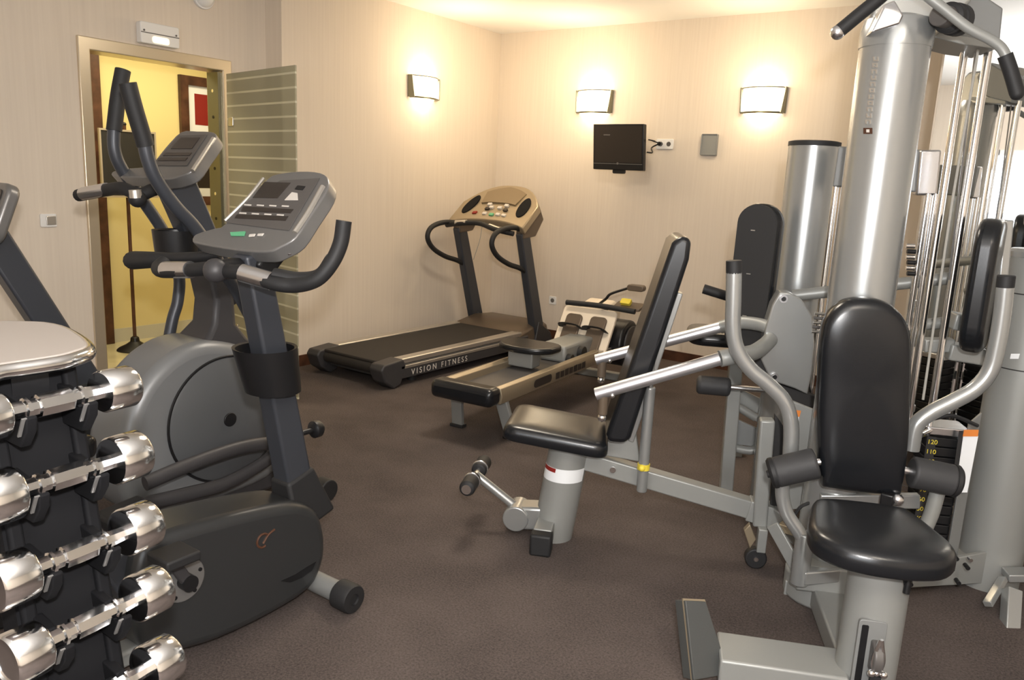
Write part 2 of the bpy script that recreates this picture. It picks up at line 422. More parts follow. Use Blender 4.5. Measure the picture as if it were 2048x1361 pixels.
so = [PY(YB, *q) for q in ((1312, 279), (1349, 298))]
out = thing('wall_outlet', ((so[0].x+so[1].x)/2, YB, so[1].z), 'white double wall outlet with a plug, right of the small television', 'outlet')
oc = Vector(((so[0].x+so[1].x)/2, YB-.012, (so[0].z+so[1].z)/2))
part('cover_plate', MB().prism(rrect(oc, (1, 0, 0), UP, .155, .082, .01), (0, .012, 0)), 'white', out, bev=.003)
for dx in (-.036, .036): part('socket', MB().cyl(oc+Vector((dx, -.001, 0)), oc+Vector((dx, .004, 0)), .019), 'cons_d', out)
cord = MB(); pl_ = oc+Vector((-.036, -.03, 0))
q = Vector((x1+.007, 6.0, z0+.15))
cord.tube([pl_, pl_+Vector((-.05, -.03, -.035)), q+Vector((.03, .04, .0)), q], .006, n=8)
cord.tube([pl_+Vector((0, .01, .005)), pl_+Vector((-.05, -.02, .02)), q+Vector((.05, .03, .09)), q+Vector((0, .01, .1))], .005, n=8)
cord.cyl(pl_, pl_+Vector((0, .028, 0)), .017)
tagk(part('power_cord', cord, 'black'), 'black plug and twin cords running from the outlet to the television', 'cord')

gp = [PY(YB, *q) for q in ((1406, 272), (1434, 308))]
g0 = Vector(((gp[0].x+gp[1].x)/2, YB-.02, (gp[0].z+gp[1].z)/2))
pl = thing('wall_speaker_plate', (g0.x, YB, gp[1].z), 'square grey plate on the back wall between the outlet and the right sconce', 'wall plate')
part('plate', MB().prism(rrect(g0, (1, 0, 0), UP, .135, .165, .006), (0, .02, 0)), 'grey', pl, bev=.002)
part('rim', MB().tube(rrect(g0+Vector((0, -.002, 0)), (1, 0, 0), UP, .13, .16, .006), .005, n=6, smooth=False, closed=True), 'grey_d', pl)

lp = PY(YB, 1106, 601)
lo_ = thing('low_wall_outlet', (lp.x, YB, lp.z-.04), 'small pale outlet low on the back wall beside the treadmill post', 'outlet')
part('cover_plate', MB().prism(rrect((lp.x, YB-.01, lp.z), (1, 0, 0), UP, .075, .075, .008), (0, .01, 0)), 'white', lo_, bev=.002)
part('socket', MB().cyl((lp.x, YB-.013, lp.z), (lp.x, YB-.008, lp.z), .02), 'cons', lo_)

sw = PX(XD, 96, 441)
sg = thing('light_switch', (XD, sw.y, sw.z-.04), 'grey light switch on the left wall beside the door', 'light switch')
part('cover_plate', MB().prism(rrect((XD, sw.y, sw.z), (0, 1, 0), UP, .088, .074, .006), (.010, 0, 0)), 'white', sg, bev=.002)
part('rocker', MB().prism(rrect((XD+.010, sw.y+.012, sw.z), (0, 1, 0), UP, .052, .05, .004), (.006, 0, 0)), 'alu', sg, bev=.002)

el = [PX(XD, *q) for q in ((272, 48), (350, 93))]
ec = Vector((XD, (el[0].y+el[1].y)/2, (el[0].z+el[1].z)/2+.0))
em = thing('emergency_light', (XD, ec.y, ec.z-.06), 'white emergency light box on the wall above the doorway', 'emergency light')
part('housing', MB().prism(rrect(ec, (0, 1, 0), UP, .255, .125, .012), (.05, 0, 0)), 'white', em, bev=.006)
part('seam', MB().box((XD+.05, ec.y-.125, ec.z-.003), (XD+.0515, ec.y+.125, ec.z+.003)), 'cons', em)
part('lens', MB().prism(rrect((XD+.05, ec.y+.0, ec.z-.034), (0, 1, 0), UP, .11, .04, .015), (.006, 0, 0)), 'exitlamp', em, bev=.002)
for dy in (-.105, .105): part('screw', MB().cyl((XD+.05, ec.y+dy, ec.z+.012), (XD+.053, ec.y+dy, ec.z+.012), .006, n=10), 'cons_d', em)

sd = PX(XD, 405, -6)
sm = thing('smoke_detector', (XD, sd.y, sd.z-.06), 'white domed detector at the top of the left wall above the doorway', 'smoke detector')
part('base', MB().cyl((XD, sd.y, sd.z), (XD+.02, sd.y, sd.z), .075), 'white', sm, bev=.003)
part('dome', MB().lathe((XD+.02, sd.y, sd.z), (1, 0, 0), [(.066, 0), (.062, .015), (.045, .032), (.02, .04), (0, .041)]), 'white', sm)

# ------------------------------------------------------------------ corridor things
def cp(px, py): return PX(XC+.004, px, py)
A = dict(y0=cp(361, 300).y, z1=cp(370, 151).z, z0=cp(370, 410).z)
fw = .90
pic = thing('framed_picture', (XC, A['y0']+fw/2, A['z0']), 'dark framed picture of a red and a black block on the corridor wall', 'picture')
y0, y1, z0, z1 = A['y0'], A['y0']+fw, A['z0'], A['z1']
b_ = .075; fm = ring4(XC, XC+.035, (y0, y1, z0, z1), b_)
part('frame', fm, 'wood', pic)
part('mat_board', MB().box((XC+.002, y0+b_, z0+b_), (XC+.008, y1-b_, z1-b_)), 'paper', pic)
ry = cp(389, 220).y; rz1 = cp(395, 188).z; rz0 = cp(395, 250).z; bz1 = cp(395, 270).z; bz0 = cp(395, 376).z
part('red_block', MB().box((XC+.008, ry, rz0), (XC+.010, y1-b_-.12, rz1)), 'red', pic)
part('black_block', MB().box((XC+.008, ry, bz0), (XC+.010, y1-b_-.12, bz1)), 'scr', pic)

sb = PZ(.0, 271, 700); XS = sb.x
ss = thing('sign_stand', sb, 'black message board on a slim pole with a bell base, seen through the doorway', 'sign stand')
part('base', MB().lathe(sb, UP, [(.135, 0), (.135, .006), (.12, .02), (.07, .045), (.035, .07), (.03, .1), (.018, .11)], 32), 'black', ss)
bz = [PX(XS+.02, 198, 258), PX(XS+.02, 308, 264), PX(XS+.02, 200, 376)]
part('pole', MB().cyl(sb+UP*.1, Vector((XS, sb.y, bz[0].z+.04)), .013), 'wood', ss)
yA, yB = bz[0].y, bz[1].y
part('board', MB().box((XS+.014, yA, bz[2].z-.06), (XS+.028, yB, bz[0].z)), 'board', ss, bev=.002)
zt, zb = bz[0].z, bz[2].z-.06; bf = ring4(XS+.012, XS+.032, (yA-.008, yB+.008, zb-.008, zt+.008), .014)
part('board_frame', bf, 'alu', ss)
part('finial', MB().sphere((XS, sb.y, zt+.05), .016), 'black', ss)

# ------------------------------------------------------------------ treadmill (runs along +y)
TX0, TX1 = -4.43, -3.67; TC = (TX0+TX1)/2
tm = thing('treadmill', (TC, 4.8, 0), 'charcoal treadmill with bronze console and curved side handles in the back left corner', 'treadmill')
part('running_belt', MB().prism(rrect((TC, 4.63, .168), (1, 0, 0), (0, 1, 0), .54, 1.66, .02), UP*.022), 'belt', tm, bev=.008)
part('deck_roller', MB().cyl((TX0+.08, 3.83, .135), (TX1-.08, 3.83, .135), .043), 'belt', tm)
part('deck', MB().box((TC-.30, 3.86, .06), (TC+.30, 5.55, .165)), 'tread', tm, bev=.006)
for s, xx in ((-1, TX0), (1, TX1)):
    xi = xx-s*.10
    part('side_rail', MB().prism([(xx, 3.9, .06), (xx, 3.9, .15), (xx-s*.008, 3.9, .158), (xi, 3.9, .158), (xi, 3.9, .06)], (0, 1.60, 0)), 'tread', tm)
    part('foot_rail', MB().box((min(xi, xx-s*.012), 3.93, .158), (max(xi, xx-s*.012), 5.42, .197)), 'alu', tm, bev=.008)
    part('rail_stripe', MB().box((min(xx-s*.012, xx+s*.004), 3.93, .128), (max(xx-s*.012, xx+s*.004), 5.4, .150)), 'alu', tm, bev=.003)
    prof = [(xx+s*.004, 3.77, .06), (xx+s*.004, 3.735, .15), (xx+s*.004, 3.76, .185), (xx+s*.004, 3.95, .20), (xx+s*.004, 3.98, .15), (xx+s*.004, 3.93, .02), (xx+s*.004, 3.86, .0)]
    part('end_cap', MB().prism(prof, (-s*.125, 0, 0)), 'tread', tm, bev=.012)
    part('foot', MB().cyl((xx-s*.1, 4.15, 0), (xx-s*.1, 4.15, .06), .035), 'rubber', tm)
    part('foot', MB().cyl((xx-s*.1, 5.65, 0), (xx-s*.1, 5.65, .06), .035), 'rubber', tm)
# motor hood
hr = []
for y, z, w in ((5.36, .168, .74), (5.40, .205, .74), (5.62, .245, .72), (5.86, .235, .66), (5.93, .17, .60), (5.93, .04, .60)):
    hr.append([(TC-w/2, y, .04), (TC-w/2, y, z-.03), (TC-w/2+.06, y, z), (TC+w/2-.06, y, z), (TC+w/2, y, z-.03), (TC+w/2, y, .04)])
part('motor_hood', MB().rings(hr), 'champ_d', tm, bev=.010)
UPP = {}
for s, xx in ((-1, TX0+.045), (1, TX1-.045)):
    b0 = Vector((xx, 5.74, .03)); b1 = Vector((xx, 5.40, 1.04))
    part('upright', MB().obox(b0, b1, .075, .14, (0, 1, 0), .065, .12), 'char', tm, bev=.012)
    part('upright_foot', MB().prism([(xx-.045, 5.60, .02), (xx-.045, 5.92, .02), (xx-.045, 5.86, .14), (xx-.045, 5.66, .26)], (.09, 0, 0)), 'tread', tm, bev=.008)
    part('upright_cap', MB().prism([(xx-.04, 5.36, .98), (xx-.04, 5.55, 1.0), (xx-.04, 5.66, 1.14), (xx-.04, 5.58, 1.26), (xx-.04, 5.36, 1.09)], (.08, 0, 0)), 'champ_d', tm, bev=.014)
    hp = [(xx, 5.44, 1.04), (xx, 5.30, 1.075), (xx, 5.14, 1.07), (xx, 5.02, 1.03), (xx, 4.985, .95), (xx, 5.06, .86), (xx, 5.22, .785), (xx, 5.40, .735), (xx, 5.54, .66), (xx, 5.575, .58)]
    part('side_handle', MB().tube(hp, .021), 'rubber', tm)
# console: curved fascia spanning the uprights
def cns(u, v, o=0):
    """u across -1..1, v 0..1 up the slope, o offset out of the face"""
    p0 = Vector((TC+u*.40, 5.30, 1.075)); sl = Vector((0, .335, .265)); n = Vector((0, -.62, .785))
    arch = 1-abs(u)**2.6
    return p0+sl*v*(.66+.44*arch)+n*(o+.012*arch)+Vector((0, .045*arch, .035*arch))
N = 16
R_ = []
for o in (0, -.07):
    top = [cns(-1+2*k/N, 1, o) for k in range(N+1)]; bot = [cns(1-2*k/N, 0, o) for k in range(N+1)]
    R_.append(top+bot)
part('console', MB().rings(R_), 'champ', tm, bev=.012)
def cpatch(name, pts, m, o=.008, th=.006, par=None, bev=.002):
    f = [cns(u, v, o) for u, v in pts]; b = [cns(u, v, o-th-.012) for u, v in pts]
    return part(name, MB().rings([b, f]), m, par or tm, bev=bev)
cpatch('display', [(-.52+1.04*k/8, .93-.02*abs(k-4)) for k in range(8, -1, -1)]+[(-.45+.9*k/8, .48) for k in range(9)], 'champ_m', .006)
for s in (-1, 1):
    c0 = (s*.70, .52); cpatch('speaker_well', [(c0[0]+.135*math.cos(a)-.03*math.sin(a)*0, c0[1]+.30*math.sin(a)) for a in [2*PI*k/20 for k in range(20)]], 'matte', .007)
for u, v, m in ((-.42, .18, 'red'), (-.18, .3, 'scr'), (.3, .3, 'scr'), (-.15, .16, 'key'), (.04, .14, 'green'), (.2, .16, 'key'), (.36, .16, 'key'), (-.2, .42, 'key'), (.25, .42, 'key'), (-.1, .34, 'key'), (.12, .34, 'key')):
    cpatch('key', [(u-.05, v-.03), (u+.05, v-.03), (u+.05, v+.03), (u-.05, v+.03)], m, .010)
bar = [Vector((TC-.36, 5.26, 1.05)), Vector((TC-.2, 5.22, 1.075)), Vector((TC, 5.24, 1.09)), Vector((TC+.2, 5.20, 1.055)), Vector((TC+.36, 5.24, 1.03))]
gbar = part('grip_bar', MB().tube(bar, .021), 'rubber', tm)
for s in (-1, 1): part('pulse_grip', MB().tube([Vector((TC+s*.23, 5.222, 1.078 if s < 0 else 1.052)), Vector((TC+s*.12, 5.228, 1.090 if s < 0 else 1.075))], .0225, smooth=False), 'alu', gbar)
part('safety_cord', MB().tube([(TC+.03, 5.25, 1.08), (TC+.01, 5.25, .95), (TC-.05, 5.25, .78)], .0025, n=6), 'letter', tm)
text('lettering', 'VISION FITNESS', (TX1+.005, 4.03, .074), (0, 1, 0), UP, .060, 'key', tm, spacing=1.55)

# ------------------------------------------------------------------ rowing machine
RD = Vector((-.085, 1, 0)).normalized(); RN = Vector((RD.y, -RD.x, 0))
RO = Vector((-2.62, 3.33, 0))
def RW(s, n, z): return RO+RD*s+RN*n+UP*z
rw = thing('rowing_machine', RW(1.0, 0, 0), 'low rowing machine with a sliding seat and strapped foot plates in front of the treadmill', 'rowing machine')
hw = .195
for s in (-1, 1):
    part('rail', MB().prism([RW(.05, s*(hw-.055), .25), RW(.05, s*hw, .24), RW(.05, s*(hw+.012), .285), RW(.05, s*hw, .33), RW(.05, s*(hw-.03), .338), RW(.05, s*(hw-.055), .325)], RD*1.30), 'champ', rw, bev=.004)
    part('rail_extension', MB().obox(RW(1.33, s*(hw-.02), .29), RW(2.0, s*(hw-.05), .27), .05, .07), 'alu', rw, bev=.006)
part('rail_logo', MB().prism(rrect(RW(.52, hw+.013, .287), RD, UP, .22, .05, .025), RN*.002), 'scr', rw)
rm = MB()
for k in range(7): rm.prism([RW(.69+k*.062, hw+.012, .262), RW(.738+k*.062, hw+.012, .262), RW(.738+k*.062, hw+.012, .305-.004*(k % 2)), RW(.69+k*.062, hw+.012, .302)], RN*.002)
part('rail_marks', rm, 'scr', rw)
part('slide_bed', MB().prism([RW(.06, -hw+.05, .262), RW(.06, hw-.05, .262), RW(1.4, hw-.05, .262), RW(1.4, -hw+.05, .262)], UP*.022), 'cons_d', rw)
part('end_cap', MB().prism([RW(-.065, -hw-.012, .24), RW(-.065, hw+.008, .24), RW(-.06, hw+.008, .345), RW(-.06, -hw-.012, .345)], RD*.12), 'vinyl', rw, bev=.035, seg=5)
for s in (-1, 1):
    part('rear_leg', MB().obox(RW(.13, s*.15, .26), RW(.21, s*.185, .015), .075, .03, RD), 'grey', rw, bev=.006)
    part('foot_pad', MB().obox(RW(.21, s*.185, .0), RW(.21, s*.185, .02), .09, .05, RD), 'rubber', rw, bev=.004)
part('front_leg', MB().obox(RW(1.9, -.28, .03), RW(1.9, .28, .03), .06, .06), 'grey', rw, bev=.01)
part('front_post', MB().obox(RW(1.88, 0, .05), RW(1.88, 0, .3), .1, .1), 'grey', rw, bev=.01)
sc_ = PZ(.46, 1045, 681)
sS = (sc_-RO).dot(RD); sN = (sc_-RO).dot(RN)
sc_ = RW(sS, -.03, .405)
seat = [sc_+RD*(.13*math.cos(a)*1.1+(.05 if math.cos(a) > 0 else 0)*abs(math.sin(a)))+RN*(.20*math.sin(a)) for a in [2*PI*k/28 for k in range(28)]]
part('seat', MB().prism(seat, UP*.04), 'vinyl', rw, bev=.015, seg=4)
part('seat_carriage', MB().prism([RW(sS-.05, -.15, .295), RW(sS+.06, -.15, .295), RW(sS+.06, .03, .295), RW(sS-.05, .03, .295)], UP*.112), 'grey', rw, bev=.01)
part('damper_column', MB().prism([RW(1.02, -.10, .285), RW(1.02, .10, .285), RW(1.02, .10, .40), RW(1.02, -.10, .40)], RD*.55), 'grey', rw, bev=.02)
part('damper_roller', MB().cyl(RW(1.06, .10, .31), RW(1.06, .135, .31), .035), 'rubber', rw)
part('damper_roller', MB().cyl(RW(1.24, .10, .325), RW(1.24, .135, .325), .045), 'rubber', rw)
# foot plates, sloping up toward the front
pd = Vector((RD.x*.55, RD.y*.55, .83)).normalized(); pn = RN.cross(pd)
fc = RW(1.50, .0, .425)
part('foot_board', MB().prism(rrect(fc, RN, pd, .42, .37, .03), -pn*.03 if pn.dot(RD) < 0 else pn*.03), 'cream', rw, bev=.008)
nn = pn if pn.dot(RD) < 0 else -pn
for s in (-1, 1):
    c = fc+RN*s*.095+nn*.004-pd*.05
    fp = part('foot_plate', MB().prism(rrect(c, RN, pd, .125, .33, .03), nn*.02), 'champ_d', rw, bev=.006)
    part('strap', MB().tube([c+pd*.06-RN*.075, c+pd*.06-RN*.05+nn*.06, c+pd*.06+RN*.05+nn*.06, c+pd*.06+RN*.075], .03, n=8, flat=.18), 'rubber', fp)
    part('heel_cup', MB().prism(rrect(c-pd*.165+nn*.02, RN, nn, .13, .05, .015), pd*.012), 'rubber', fp, bev=.003)
part('flywheel_housing', MB().cyl(RW(1.75, .06, .33), RW(1.75, .26, .33), .17, n=36).cyl(RW(1.75, -.02, .33), RW(1.75, .06, .33), .14), 'black', rw, bev=.02)
part('flywheel_cover', MB().cyl(RW(1.75, .26, .33), RW(1.75, .275, .33), .13, n=30), 'tread', rw, bev=.005)
part('top_hood', MB().prism([RW(1.64, .10, .46), RW(1.92, .10, .43), RW(1.95, .10, .55), RW(1.82, .10, .625), RW(1.68, .10, .60)], -RN*.22), 'cream', rw, bev=.03, seg=4)
hb = [PY(4.86, 1133, 605), PY(4.88, 1200, 612), PY(4.90, 1270, 624)]
hb_ = part('pull_handle', MB().tube(hb, .019), 'rubber', rw)
part('chain_clip', MB().obox(hb[1], hb[1]+RD*.12+UP*-.03, .03, .03), 'black', rw)
am = [RW(1.70, .02, .60), PY(4.98, 1212, 598), PY(4.98, 1222, 588), PY(4.98, 1255, 577)]
part('monitor_arm', MB().tube(am, .010, n=8), 'black', rw)
oc_ = PY(4.98, 1274, 576)
part('monitor', MB().prism(rrect(oc_-RD*.04, RN, UP, .125, .045, .02), RD*.06), 'champ_d', rw, bev=.008)
mc = PY(4.95, 1253, 607)
part('monitor_screen', MB().prism(rrect(mc, RN, UP*.6+RD*.8, .075, .05, .01), UP*.02-RD*.02), 'yellow', rw, bev=.003)
part('monitor_tray', MB().prism(rrect(mc-UP*.03+RN*.02, RN, UP*.3+RD*.95, .2, .10, .02), UP*.022), 'champ_d', rw, bev=.005)

# ------------------------------------------------------------------ upright bike
def make_bike(name, xb, label):
    bx = thing(name, (xb, 1.45, 0), label, 'exercise bike')
    near = xb+.10
    hull = [(330, 1072), (450, 1036), (560, 1012), (610, 1010), (642, 1030), (655, 1080), (650, 1130), (622, 1183), (540, 1236), (440, 1284), (360, 1308), (318, 1316), (285, 1290), (270, 1210), (285, 1110)]
    pts = spline([PX(near, *q) for q in hull], 3, closed=True)
    hl = part('drive_housing', MB().prism(pts, (-.20, 0, 0)), 'hull', bx, bev=.034, seg=5)
    # emblem and swoosh on the near side
    cc = PX(near+.001, 526, 1082)
    em_ = MB(); em_.tube([cc+Vector((0, .022*math.cos(a), .022*math.sin(a))) for a in [k*PI/8 for k in range(2, 14)]], .004, n=6)
    em_.tube([cc+Vector((0, .0, -.01)), cc+Vector((0, .02, .012)), cc+Vector((0, .045, .022))], .004, n=6)
    part('emblem', em_, 'wood', hl)
    sw_ = [PX(near+.0005, *q) for q in ((562, 1163), (590, 1150), (612, 1136), (632, 1124), (624, 1142), (604, 1156), (580, 1166))]
    part('swoosh', MB().prism(sw_, (.0012, 0, 0)), 'black', hl)
    # crank
    ck = PX(near, 366, 1160)
    part('crank_disc', MB().cyl(ck-Vector((.01, 0, 0)), ck+Vector((.008, 0, 0)), .066, n=36), 'cons', bx, bev=.004)
    for k in range(5):
        a = k*2*PI/5+.3
        part('bolt', MB().cyl(ck+Vector((.008, .052*math.cos(a), .052*math.sin(a))), ck+Vector((.011, .052*math.cos(a), .052*math.sin(a))), .006, n=10), 'black', bx)
    for s, dy, dz in ((1, -.075, .13), (-1, .075, -.13)):
        c0 = Vector((xb+s*.125, ck.y, ck.z)); c1 = Vector((xb+s*.135, ck.y+dy, ck.z+dz))
        ar = part('crank_arm', MB().obox(c0, c1, .034, .018, (1, 0, 0)), 'tread', bx, bev=.006)
        part('pedal', MB().box((c1.x, c1.y-.05, c1.z-.014), (c1.x+s*.10, c1.y+.05, c1.z+.014)) if s > 0 else MB().box((c1.x-.10, c1.y-.05, c1.z-.014), (c1.x, c1.y+.05, c1.z+.014)), 'rubber', ar, bev=.006)
    part('crank_hub', MB().cyl((xb-.13, ck.y, ck.z), (xb+.14, ck.y, ck.z), .024), 'black', bx)
    # stabilisers
    ys = 1.70
    for y, hh in ((ys, .235), (.86, .25)):
        stb = part('stabiliser', MB().cyl((xb-hh+.05, y, .052), (xb+hh-.05, y, .052), .036), 'grey_d', bx)
        for s in (-1, 1):
            part('end_cap', MB().lathe((xb+s*(hh-.06), y, .052), (s, 0, 0), [(.044, 0), (.05, .006), (.05, .066), (.046, .074), (.02, .075), (.018, .068)], 24), 'rubber', stb)
    part('base_spine', MB().obox((xb, .86, .08), (xb, 1.72, .08), .07, .05), 'grey_d', bx, bev=.01)
    # post
    pb = PX(xb, 586, 955); pt = PX(xb, 500, 505)
    part('post', MB().obox(pb, pt, .082, .10, (0, 1, 0), .075, .085), 'char', bx, bev=.010)
    pd_ = (pt-pb).normalized(); bw = PX(xb, 606, 1020)
    part('post_boot', MB().obox(bw-pd_*.03, pb+pd_*.02, .14, .17, (0, 1, 0), .095, .115), 'rubber', bx, bev=.012)
    kb = PX(xb, 600, 868); fwd = Vector((0, 1, 0))
    part('adjuster_knob', MB().cyl(kb, kb+fwd*.06, .01).lathe(kb+fwd*.05, fwd, [(.02, 0), (.03, .008), (.03, .03), (.022, .04)], 16), 'black', bx)
    # bottle cage
    cc = PX(xb+.01, 538, 738); ax = pd_
    def cupring(t, r0, r1): return [cc+ax*t+Vector((r0*math.cos(a), r1*math.sin(a)-.0, 0)) for a in [2*PI*k/28 for k in range(28)]]
    part('bottle_cage', MB().rings([cupring(-.075, .092, .085), cupring(.075, .10, .10), cupring(.072, .09, .09), cupring(-.06, .082, .075)]), 'black', bx)
    # console
    p0 = Vector((xb, 1.585, 1.335)); n = Vector((0, -.70, .715)).normalized()
    def C_(px, py, o=0): return hit(px, py, p0+n*o, n)
    out_ = [C_(*q) for q in ((553, 348), (600, 342), (640, 345), (656, 358), (652, 384), (622, 430), (592, 474), (560, 494), (530, 504), (470, 500), (400, 488), (384, 482), (392, 468), (430, 456), (450, 448), (505, 388), (535, 358))]
    out_ = spline(out_, 3, closed=True)
    cs = part('console', MB().prism(out_, -n*.05), 'cons', bx, bev=.016, seg=4)
    def patch(nm, q, m, o=.0035): return part(nm, MB().prism([C_(x, y, .001) for x, y in q], n*o), m, cs, bev=.001)
    patch('face_panel', [(560, 362), (640, 357), (578, 462), (452, 446), (480, 414)], 'cons_d', .002)
    patch('display', [(530, 365), (582, 367), (556, 398), (506, 397)], 'scr')
    patch('button', [(596, 372), (612, 374), (606, 382), (590, 380)], 'black')
    patch('status_panel', [(585, 386), (596, 388), (597, 402), (570, 402)], 'key', .004)
    patch('window_strip', [(487, 414), (588, 420), (582, 428), (483, 424)], 'scr')
    patch('window_strip', [(475, 430), (578, 434), (572, 443), (470, 438)], 'scr')
    for k in range(4): patch('label_row', [(490+k*25, 409.5+k*.8), (504+k*25, 410.5+k*.8), (503+k*25, 413+k*.8), (489+k*25, 412+k*.8)], 'key')
    for k in range(4): patch('label_row', [(480+k*25, 426+k*1.2), (494+k*25, 427+k*1.2), (493+k*25, 429.5+k*1.2), (479+k*25, 428.5+k*1.2)], 'key')
    patch('start_key', [(461, 466), (492, 464), (489, 473), (463, 473)], 'green')
    patch('stop_key', [(500, 470), (512, 469), (509, 474), (498, 475)], 'key'); patch('stop_key', [(517, 469), (529, 468), (525, 473), (515, 473)], 'key')
    part('side_trim', MB().tube([C_(450, 442, .004), C_(495, 397, .004), C_(527, 357, .004)], .006, n=8), 'alu', cs)
    part('side_trim', MB().tube([C_(590, 466, .002), C_(618, 424, .002), C_(646, 374, .002)], .009, n=8), 'alu', cs)
    part('console_neck', MB().obox(pt-pd_*.06, p0-n*.055-Vector((0, 0, .03)), .10, .07, (0, 1, 0)), 'black', bx, bev=.012)
    part('bottle_hook', MB().tube([PX(xb+.12, 565, 500), PX(xb+.16, 578, 508), PX(xb+.16, 590, 502)], .005, n=6), 'chrome_s', bx)
    # handlebar
    yb = 1.40
    kc = PX(xb, 437, 541)
    part('handlebar_stem', MB().tube([kc+Vector((0, .0, 0)), Vector((xb, (kc.y+pt.y)/2, (kc.z+pt.z)/2-.02)), pt-pd_*.05], .03), 'black', bx)
    part('clamp_knob', MB().sphere(kc-Vector((0, .01, 0)), .036), 'tread', bx)
    for s in (-1, 1):
        g0 = kc+Vector((s*.03, .0, 0))
        gr = [kc+Vector((0, .015, .0)), kc+Vector((s*.07, .015, .0)), kc+Vector((s*.17, -.03, .004)), kc+Vector((s*.24, -.015, .0)), kc+Vector((s*.31, .06, -.01)), kc+Vector((s*.37, .13, .035)), kc+Vector((s*.385, .165, .10)), kc+Vector((s*.39, .185, .19))]
        if s > 0:
            gr = [kc+Vector((0, .015, 0)), kc+Vector((.05, .01, 0)), PX(xb+.10, 487, 546), PX(xb+.21, 546, 566), PX(xb+.27, 590, 571), PX(xb+.33, 632, 560), PX(xb+.36, 662, 528), PX(xb+.37, 681, 487), PX(xb+.375, 688, 442)]
        else:
            gr = [kc+Vector((0, .015, 0)), kc+Vector((-.05, .01, 0)), PY(kc.y, 385, 540), PY(kc.y, 328, 543), PY(kc.y+.03, 318, 535), PY(kc.y+.06, 330, 524)]
        hb2 = part('handlebar', MB().tube(gr, .024, n=14, flat=.9), 'rubber', bx)
        if s > 0: a0, a1 = PX(xb+.11, 484, 546), PX(xb+.20, 543, 563)
        else: a0, a1 = PY(kc.y, 381, 540), PY(kc.y, 331, 540)
        part('pulse_grip', MB().tube([a0, (a0+a1)/2, a1], .0265, smooth=False), 'chrome_s', hb2)
    part('elbow_paddle', MB().tube([PY(kc.y+.14, 440, 508), PY(kc.y+.12, 400, 514), PY(kc.y+.10, 345, 519), PY(kc.y+.08, 310, 520), PY(kc.y+.08, 268, 521)], .030, n=14, flat=.8, rr=(.016, .040)), 'rubber', bx)
    part('elbow_paddle', MB().tube([PX(xb+.20, 548, 548), PX(xb+.26, 600, 556), PX(xb+.31, 640, 548), PX(xb+.35, 664, 516)], .028, n=14, flat=.6), 'rubber', bx)
    # seat
    part('seat_post', MB().cyl((xb, 1.10, .22), (xb, .87, .69), .028), 'chrome_s', bx)
    part('seat_tube', MB().obox((xb, 1.16, .12), (xb, 1.02, .40), .08, .10, (0, 1, 0)), 'char', bx, bev=.01)
    st = [Vector((xb+w, .84+l, .69)) for l, w in ((.15, -.025), (.06, -.045), (-.02, -.10), (-.10, -.11), (-.13, -.05), (-.13, .05), (-.10, .11), (-.02, .10), (.06, .045), (.15, .025))]
    part('saddle', MB().prism(spline(st, 3, closed=True), UP*.06), 'vinyl', bx, bev=.022, seg=4)
    return bx
bike = make_bike('upright_bike', -2.03, 'charcoal upright exercise bike with grey console in front, chrome grips and bottle cage')

# ------------------------------------------------------------------ elliptical trainer
XE = -2.86; XN = -2.72
et = thing('elliptical_trainer', (XE, 1.9, 0), 'elliptical trainer with two tall arm poles and a round flywheel housing, before the doorway', 'elliptical trainer')
hp = [(440, 684), (385, 692), (335, 722), (292, 770), (262, 830), (248, 900), (246, 960), (262, 1020), (320, 1042), (420, 1010), (540, 960), (582, 900), (590, 820), (560, 745), (505, 700)]
hpts = spline([PX(XN, *q) for q in hp], 4, closed=True)
hs = part('flywheel_housing', MB().prism(hpts, (-.28, 0, 0)), 'rim', et, bev=.05, seg=6)
dc = PX(XN+.004, 455, 838)
part('disc_cover', MB().lathe(dc, (1, 0, 0), [(.262, -.012), (.262, .0), (.25, .008), (.06, .016), (0, .016)], 64), 'disc', hs)
part('disc_groove', MB().tube([dc+Vector((.001, .262*math.cos(a), .262*math.sin(a))) for a in [2*PI*k/60 for k in range(60)]], .006, n=6, smooth=False, closed=True), 'black', hs)
part('disc_hub', MB().cyl(dc+Vector((.014, 0, 0)), dc+Vector((.022, 0, 0)), .029), 'black', hs, bev=.003)
# neck flare and mast
nk = []
for (xl, xr, y) in ((350, 500, 694), (385, 470, 672), (404, 452, 645), (408, 448, 600), (394, 442, 540)):
    a_, b_2 = PX(XE, xl, y), PX(XE, xr, y); w = .10 if y > 660 else .08
    nk.append([a_+Vector((-w, 0, 0)), a_+Vector((w, 0, 0)), b_2+Vector((w, 0, 0)), b_2+Vector((-w, 0, 0))])
part('mast_shroud', MB().rings(nk), 'tread', et, bev=.02)
part('mast', MB().obox(PX(XE, 455, 610), PX(XE, 352, 370), .09, .13, (0, 1, 0)), 'char', et, bev=.012)
p0e = Vector((XE, 1.80, 1.51)); ne = Vector((0, -.66, .75)).normalized()
def CE(px, py, o=0): return hit(px, py, p0e+ne*o, ne)
eo = [CE(*q) for q in ((362, 264), (395, 262), (426, 264), (430, 276), (408, 308), (385, 340), (360, 352), (335, 358), (300, 356), (228, 352), (228, 342), (262, 336), (300, 330), (330, 296))]
ec_ = part('console', MB().prism(spline(eo, 3, closed=True), -ne*.05), 'cons', et, bev=.014, seg=4)
part('face_panel', MB().prism([CE(*q, .001) for q in ((358, 272), (414, 270), (374, 332), (304, 332))], ne*.002), 'cons_d', ec_)
part('display', MB().prism([CE(*q, .003) for q in ((362, 276), (400, 276), (384, 298), (342, 298))], ne*.002), 'scr', ec_)
